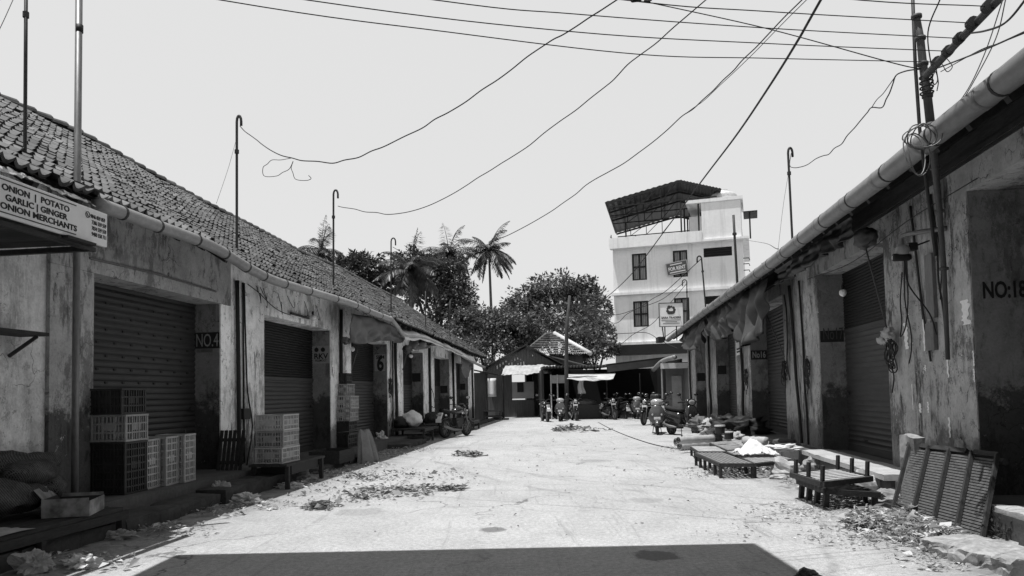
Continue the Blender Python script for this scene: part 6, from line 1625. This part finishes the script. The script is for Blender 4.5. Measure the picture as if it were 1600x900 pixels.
# stones and slabs on the right
slab('upright_stone', 'upright weathered stone slab behind the tilted pallet\'s far corner', FR, -.42, -.30, 8.25, 8.7, 0, .80, M_stone, seed=41, j=.04)
slab('concrete_plank', 'long pale cement plank bridging the ditch before the number 17 opening', FR, -.5, .02, 9.0, 12.9, .245, .30, M_slabtop, cat='plank', seed=42, j=.012)
slab('concrete_plank', 'sunlit cement slab on the ditch behind the pallet at the right edge', FR, -.36, -.05, 5.2, 6.78, .225, .27, M_slabtop, cat='slab', seed=43, j=.015)
slab('broken_slab', 'thick broken cement slab lying in the lower right corner', FR, -1.16, -.68, 5.2, 6.1, 0, .13, mat('rough_cement', .34, .5, 7, .95, 0, .15, 1.0, 26), cat='slab', seed=44, j=.05, rz=.25, res=.035)
def rock(label, px, py, r, seed, mt=None, z=0, grp='loose stones on the right'):
    p = gp(px, py, z); w = MB(); w.blob((0, 0, r[2] * .6), r, .5, 1.7, seed, 16, 11, -.01); return tag(w.build('stone', mt or M_stone, None, False, p), label, 'stone', grp)
rock('squared pale stone between the rod rack and the upturned bench', 1226, 744, (.2, .22, .17), 1, M_slabtop)
rock('pale stone block right of the piled benches', 1350, 772, (.2, .18, .16), 2, M_slabtop)
rock('small flat stone before the squared pale stone', 1216, 748, (.14, .1, .04), 3, M_slabtop)
rock('rounded stone behind the upturned bench', 1272, 735, (.18, .2, .14), 4)
rock('dark stone beside the leaf heap by the tilted pallet', 1473, 858, (.06, .05, .05), 5)
rock('stone under the upright stone slab', 1385, 788, (.14, .14, .1), 6)
rock('black stone cut by the picture\'s lower edge', 1262, 904, (.09, .06, .04), 7, M_blackm)
rock('pointed pale stone peeping over the tilted pallet\'s top edge', 1503, 707, (.06, .07, .1), 8, M_slabtop, .62)
# rolled mats, sacks and slabs further along
def roll(label, A, B, r, seed):
    A, B = Vector(A), Vector(B); O = A.copy(); w = MB(); n = 12; t = thing('rolled_mat', label, 'rolled mat', O, 0, 'rolled mats lying on the right'); d = B - A
    w.tube([d * (k / n) + Vector((0, 0, .006 * math.sin(k * 2 + seed))) for k in range(n + 1)], [r * (1 + .05 * math.sin(k * 1.7 + seed)) for k in range(n + 1)], 14); w.build('roll', M_sack_pale, t, True)
    w = MB(); x = d.normalized(); e1_ = x.orthogonal().normalized(); e2_ = x.cross(e1_)
    w.tube([-x * .006 + (e1_ * math.cos(a_) + e2_ * math.sin(a_)) * r * .9 * a_ / 15.7 for a_ in [i * .45 for i in range(35)]], .008, 5); w.build('spiral', M_black, t)
G0 = lambda px, py, z: gp(px, py, z)
roll('rolled mat nearest the low racks', G0(1062, 697, .1), G0(1110, 694, .1), .1, 1)
roll('rolled mat just behind the nearest one', G0(1056, 690, .1), G0(1112, 687, .1), .1, 2)
roll('rolled mat lying on top of the two near ones', G0(1060, 688, .28), G0(1114, 685, .28), .085, 3)
roll('rolled mat farthest from the racks, by the black scooter', G0(1066, 683, .1), G0(1108, 682, .1), .09, 4)
roll('pale mat roll on the plinth beside the number 16 pillar', G0(1163, 690, .36), G0(1197, 691, .36), .1, 5)
roll('lower pale mat roll beneath the plinth roll by number 16', G0(1166, 697, .25), G0(1200, 697, .25), .1, 6)
def rsack(label, px, py, z, r, mt, seed, nm='sack', rz=0):
    p = gp(px, py, z); w = MB(); w.blob((0, 0, r[2] * .7), r, .7, 2.6, seed, 30, 20, -.02); o = w.build(nm, mt, None, True, p); o.rotation_euler = (0, 0, rz); return tag(o, label, 'sack', 'sacks heaped before the right shops')
rsack('big black stuffed sack lying before the number 16 pillar', 1158, 682, .2, (.65, .3, .25), M_black, 1, 'black_sack')
rsack('black sack left of the big one, against the third right pillar', 1128, 676, .2, (.45, .3, .25), M_black, 2, 'black_sack')
rsack('pale net sack slumped on the rolled mats', 1112, 682, .1, (.3, .25, .26), M_sack_pale, 3, 'net_sack')
rsack('grey sack between the rolled mats and the pale net sack', 1125, 690, .1, (.35, .25, .18), M_sack, 4, 'grey_sack')
rsack('small pale sack under the big black one', 1148, 692, .1, (.22, .2, .13), M_sack_pale, 5, 'pale_sack')
rsack('flat white sack on the plinth edge behind the white cloth', 1222, 704, .26, (.34, .22, .06), M_cloth_white, 6, 'white_sack')
rsack('grey sack crumpled at the end of the mat rolls', 1098, 672, .2, (.4, .3, .2), M_tarp_mid, 7, 'grey_sack')
for k, (px, py, z, lb) in enumerate(((1125, 677, .45, 'dark tin with pale lid on the heap of sacks'), (1139, 686, .25, 'second smaller tin beside the heap of sacks'))):
    p = gp(px, py, z); t = thing('tin', lb, 'tin', p, 0, 'tins on the heap'); w = MB(); w.lathe([(0, 0), (.1, 0), (.1, .14), (0, .14)], n=16); w.build('can', M_blackm, t); w = MB(); w.lathe([(0, .141), (.11, .141), (.11, .17), (0, .17)], n=16); w.build('lid', M_plastic_white, t)
slab('stone_slab', 'flat grey stone on the plinth beyond number 16', FR, -.42, -.05, 15.3, 16.6, .25, .31, M_plinth, seed=51)
slab('stone_slab', 'low stone step by the black scooter', FR, -.9, -.3, 19.5, 22.5, 0, .25, M_slabtop, seed=52)
slab('stone_slab', 'long stone edge behind the rolled mats', FR, -1.0, -.6, 15.2, 19, 0, .18, M_stone, seed=53)
# the poster board on the right roof
p = zp(1049, 510, 24.5)
t = thing('poster_board', 'white shop poster board on iron legs above the right roof\'s far end', 'sign', p); t.rotation_euler = (0, 0, R(-6))
k_ = 24.5 / F
w = MB(); w.bb(-18 * k_, 18.5 * k_, 0, .04, 0, 37 * k_); w.build('board', M_sign_white, t)
w = MB()
for (a_, b_) in (((-18.4 * k_, -.01, 0), (18.9 * k_, -.01, 0)), ((-18.4 * k_, -.01, 37 * k_), (18.9 * k_, -.01, 37 * k_)), ((-18.4 * k_, -.01, 0), (-18.4 * k_, -.01, 37 * k_)), ((18.9 * k_, -.01, 0), (18.9 * k_, -.01, 37 * k_))): w.bar(a_, b_, .02, .02)
w.build('frame', M_iron, t)
for x in (-14, -10, 8):
    w = MB(); w.bar((x * k_, .03, 0), (x * k_ + (.05 if x == -14 else 0), .03, -22 * k_), .035, .035); w.build('leg', M_black, t)
w = MB(); w.bar((-10 * k_, .03, -16 * k_), (8 * k_, .03, -4 * k_), .02, .02); w.build('brace', M_iron, t)
w = MB(); random.seed(9)
for q in range(9):
    a_ = q * .7; w.lathe([(0, -.006), (random.uniform(1.6, 3.0) * k_, -.005), (0, -.004)], (math.cos(a_) * 5.5 * k_, 0, 26 * k_ + math.sin(a_) * 5 * k_), 'Y', 8)
w.loft([sring((0, -.006 + .002 * k, 21.5 * k_), (6 * k_, 0, 0), (0, 0, 2.6 * k_)) for k in (0, 1)]); w.build('picture', mat('poster_ink', .06, .8, 14), t)
text('lettering', 'SARA TRADERS', 4.2 * k_, mat('poster_ink_grey', .12, .2, 5), t, (-15 * k_, -.004, 12.6 * k_), (R(90), 0, 0), 30 * k_, off=.004)
w = MB()
for (x0, x1, z) in ((-15, 14, 9.6), (-9, 9, 7.2), (-13, 13, 4.6)): w.bb(x0 * k_, x1 * k_, -.006, -.002, z * k_, (z + .8) * k_)
w.build('small_print', mat('poster_print', .2, .2, 5), t)
w = MB(); w.bb(-22 * k_, -12 * k_, -.1, .35, -25 * k_, -16 * k_); tag(w.build('roof_box', M_black, None, bev=.02, loc=p), 'small black box on the roof by the poster board\'s feet', 'box')

# ---------------------------------------------------------------- litter
random.seed(31)
def litter(name, label, spots, n, size, mt, cat='litter', thick=.02):
    w = MB()
    for _ in range(n):
        px, py, rx, ry = random.choice(spots); a_ = random.uniform(0, 6.283); r_ = random.random() ** .7 
        c = gp(px + math.cos(a_) * rx * r_, py + math.sin(a_) * ry * r_); c.z = .004 + thick * random.random() * max(0, 1 - r_) ** .6 * 3
        L = size * min(3.2, random.lognormvariate(-.15, .6)); az = random.uniform(0, 6.283); d = Vector((math.cos(az), math.sin(az), random.uniform(-.15, .5))).normalized(); sd = Vector((-d.y, d.x, random.uniform(-.4, .4))) * L * random.choice((.06, .1, .2, .3, .42))
        m_ = c + d * L * .5 + Vector((0, 0, L * random.uniform(0, .25))); e_ = c + d * L
        for q in (m_, e_): q.z = max(q.z, .003)
        vs = [c, m_ + sd, e_, m_ - sd]
        for q in vs: q.z = max(q.z, .003)
        w.add(vs, [(0, 1, 2), (0, 2, 3)], random.choice((.0, .02, .05, .1, .3, .6, 1.0, 1.6)))
    o = w.build(name, mt, None, attr=True); return tag(o, label, cat, None, 'stuff')
big = [(600, 772, 55, 10), (655, 768, 28, 12), (560, 778, 40, 9), (620, 765, 70, 6), (505, 791, 28, 6), (495, 794, 25, 4), (700, 764, 25, 4)]
litter('leaf_litter', 'dark swept heaps of dry leaves and peelings across the middle of the yard', big, 950, .06, M_litter_dark, 'leaf litter', .014)
litter('leaf_litter', 'thin scatter of scraps across the sunlit middle of the yard', [(600, 755, 160, 22), (500, 770, 130, 30), (640, 742, 120, 10), (560, 745, 60, 8)], 900, .045, M_litter_dark, 'litter', .0)
litter('leaf_litter', 'small dark heap of peelings farther up the yard', [(736, 711, 18, 4), (730, 712, 26, 2)], 230, .08, M_litter_dark, 'leaf litter', .03)
litter('leaf_litter', 'long dark streak of leaves lying before the parked motorcycles', [(895, 671, 32, 3), (910, 673, 45, 3), (880, 673, 14, 3)], 380, .12, M_litter_dark, 'leaf litter', .04)
litter('leaf_litter', 'pale dry leaves and husks heaped below the tilted pallet', [(1400, 825, 60, 22), (1360, 812, 45, 14), (1440, 838, 45, 20), (1345, 822, 30, 10), (1480, 845, 30, 12), (1420, 812, 40, 12)], 3800, .05, M_litter, 'leaf litter', .04)
litter('leaf_litter', 'pale husks littering the ground beneath and beside the low racks', [(1150, 740, 40, 5), (1205, 738, 40, 8), (1310, 785, 50, 12), (1255, 755, 30, 10), (1130, 695, 50, 10)], 1800, .045, M_litter, 'litter', .04)
litter('leaf_litter', 'scraps and husks strewn along the left kerb in the shade', [(640, 703, 40, 4), (610, 710, 30, 5), (560, 728, 60, 6), (520, 740, 50, 8), (470, 755, 40, 8), (400, 790, 60, 8), (250, 830, 100, 14), (330, 800, 60, 10), (120, 880, 100, 16)], 2200, .045, M_litter, 'litter', .02)
litter('leaf_litter', 'specks of trodden litter all over the sunlit yard', [(800, 790, 400, 50), (760, 720, 330, 30), (880, 690, 200, 18), (1200, 820, 150, 30), (760, 730, 300, 30)], 700, .022, M_litter_dark, 'litter', .0)
litter('gravel', 'grit and crumbs of stone along the right edge of the yard', [(1260, 800, 90, 20), (1480, 870, 100, 24), (1120, 740, 70, 10), (1070, 702, 50, 6), (1350, 840, 110, 20)], 2600, .03, M_litter, 'gravel', .01)
# weeds by the broken slab
p = gp(1575, 842); t = thing('weed_clump', 'scrubby weed growing beside the broken slab at the right edge', 'weed', p); w = MB()
for k in range(160):
    d = rnd_dir(); d.z = abs(d.z) + .3; q = Vector((random.gauss(0, .05), random.gauss(0, .06), 0)); leaf_quad(w, q + d * random.uniform(.02, .16), (d + rnd_dir() * .6).normalized(), Vector((0, 0, 1)), random.uniform(.03, .08), .01, random.random())
w.build('leaves', M_leaf_mid, t, attr=True); w = MB()
for k in range(9):
    d = rnd_dir(); d.z = abs(d.z) + .5; w.tube([(0, 0, 0), tuple(d * .1), tuple(d * .2 + Vector((d.x * .05, d.y * .05, -.03)))], .004, 5)
w.build('stems', M_bamboo, t)
# a damp patch is in the cement itself; an old hose lies across the yard
w = MB(); hp = [gp(x, y, .012) for x, y in ((935, 660), (952, 669), (975, 679), (1000, 688), (1020, 694), (1038, 698), (1062, 702))]
w.tube(smooth_path(hp, 6), .012, 6); tag(w.build('hose', M_iron, None, True), 'thin dark hose snaking across the yard toward the rolled mats', 'hose')
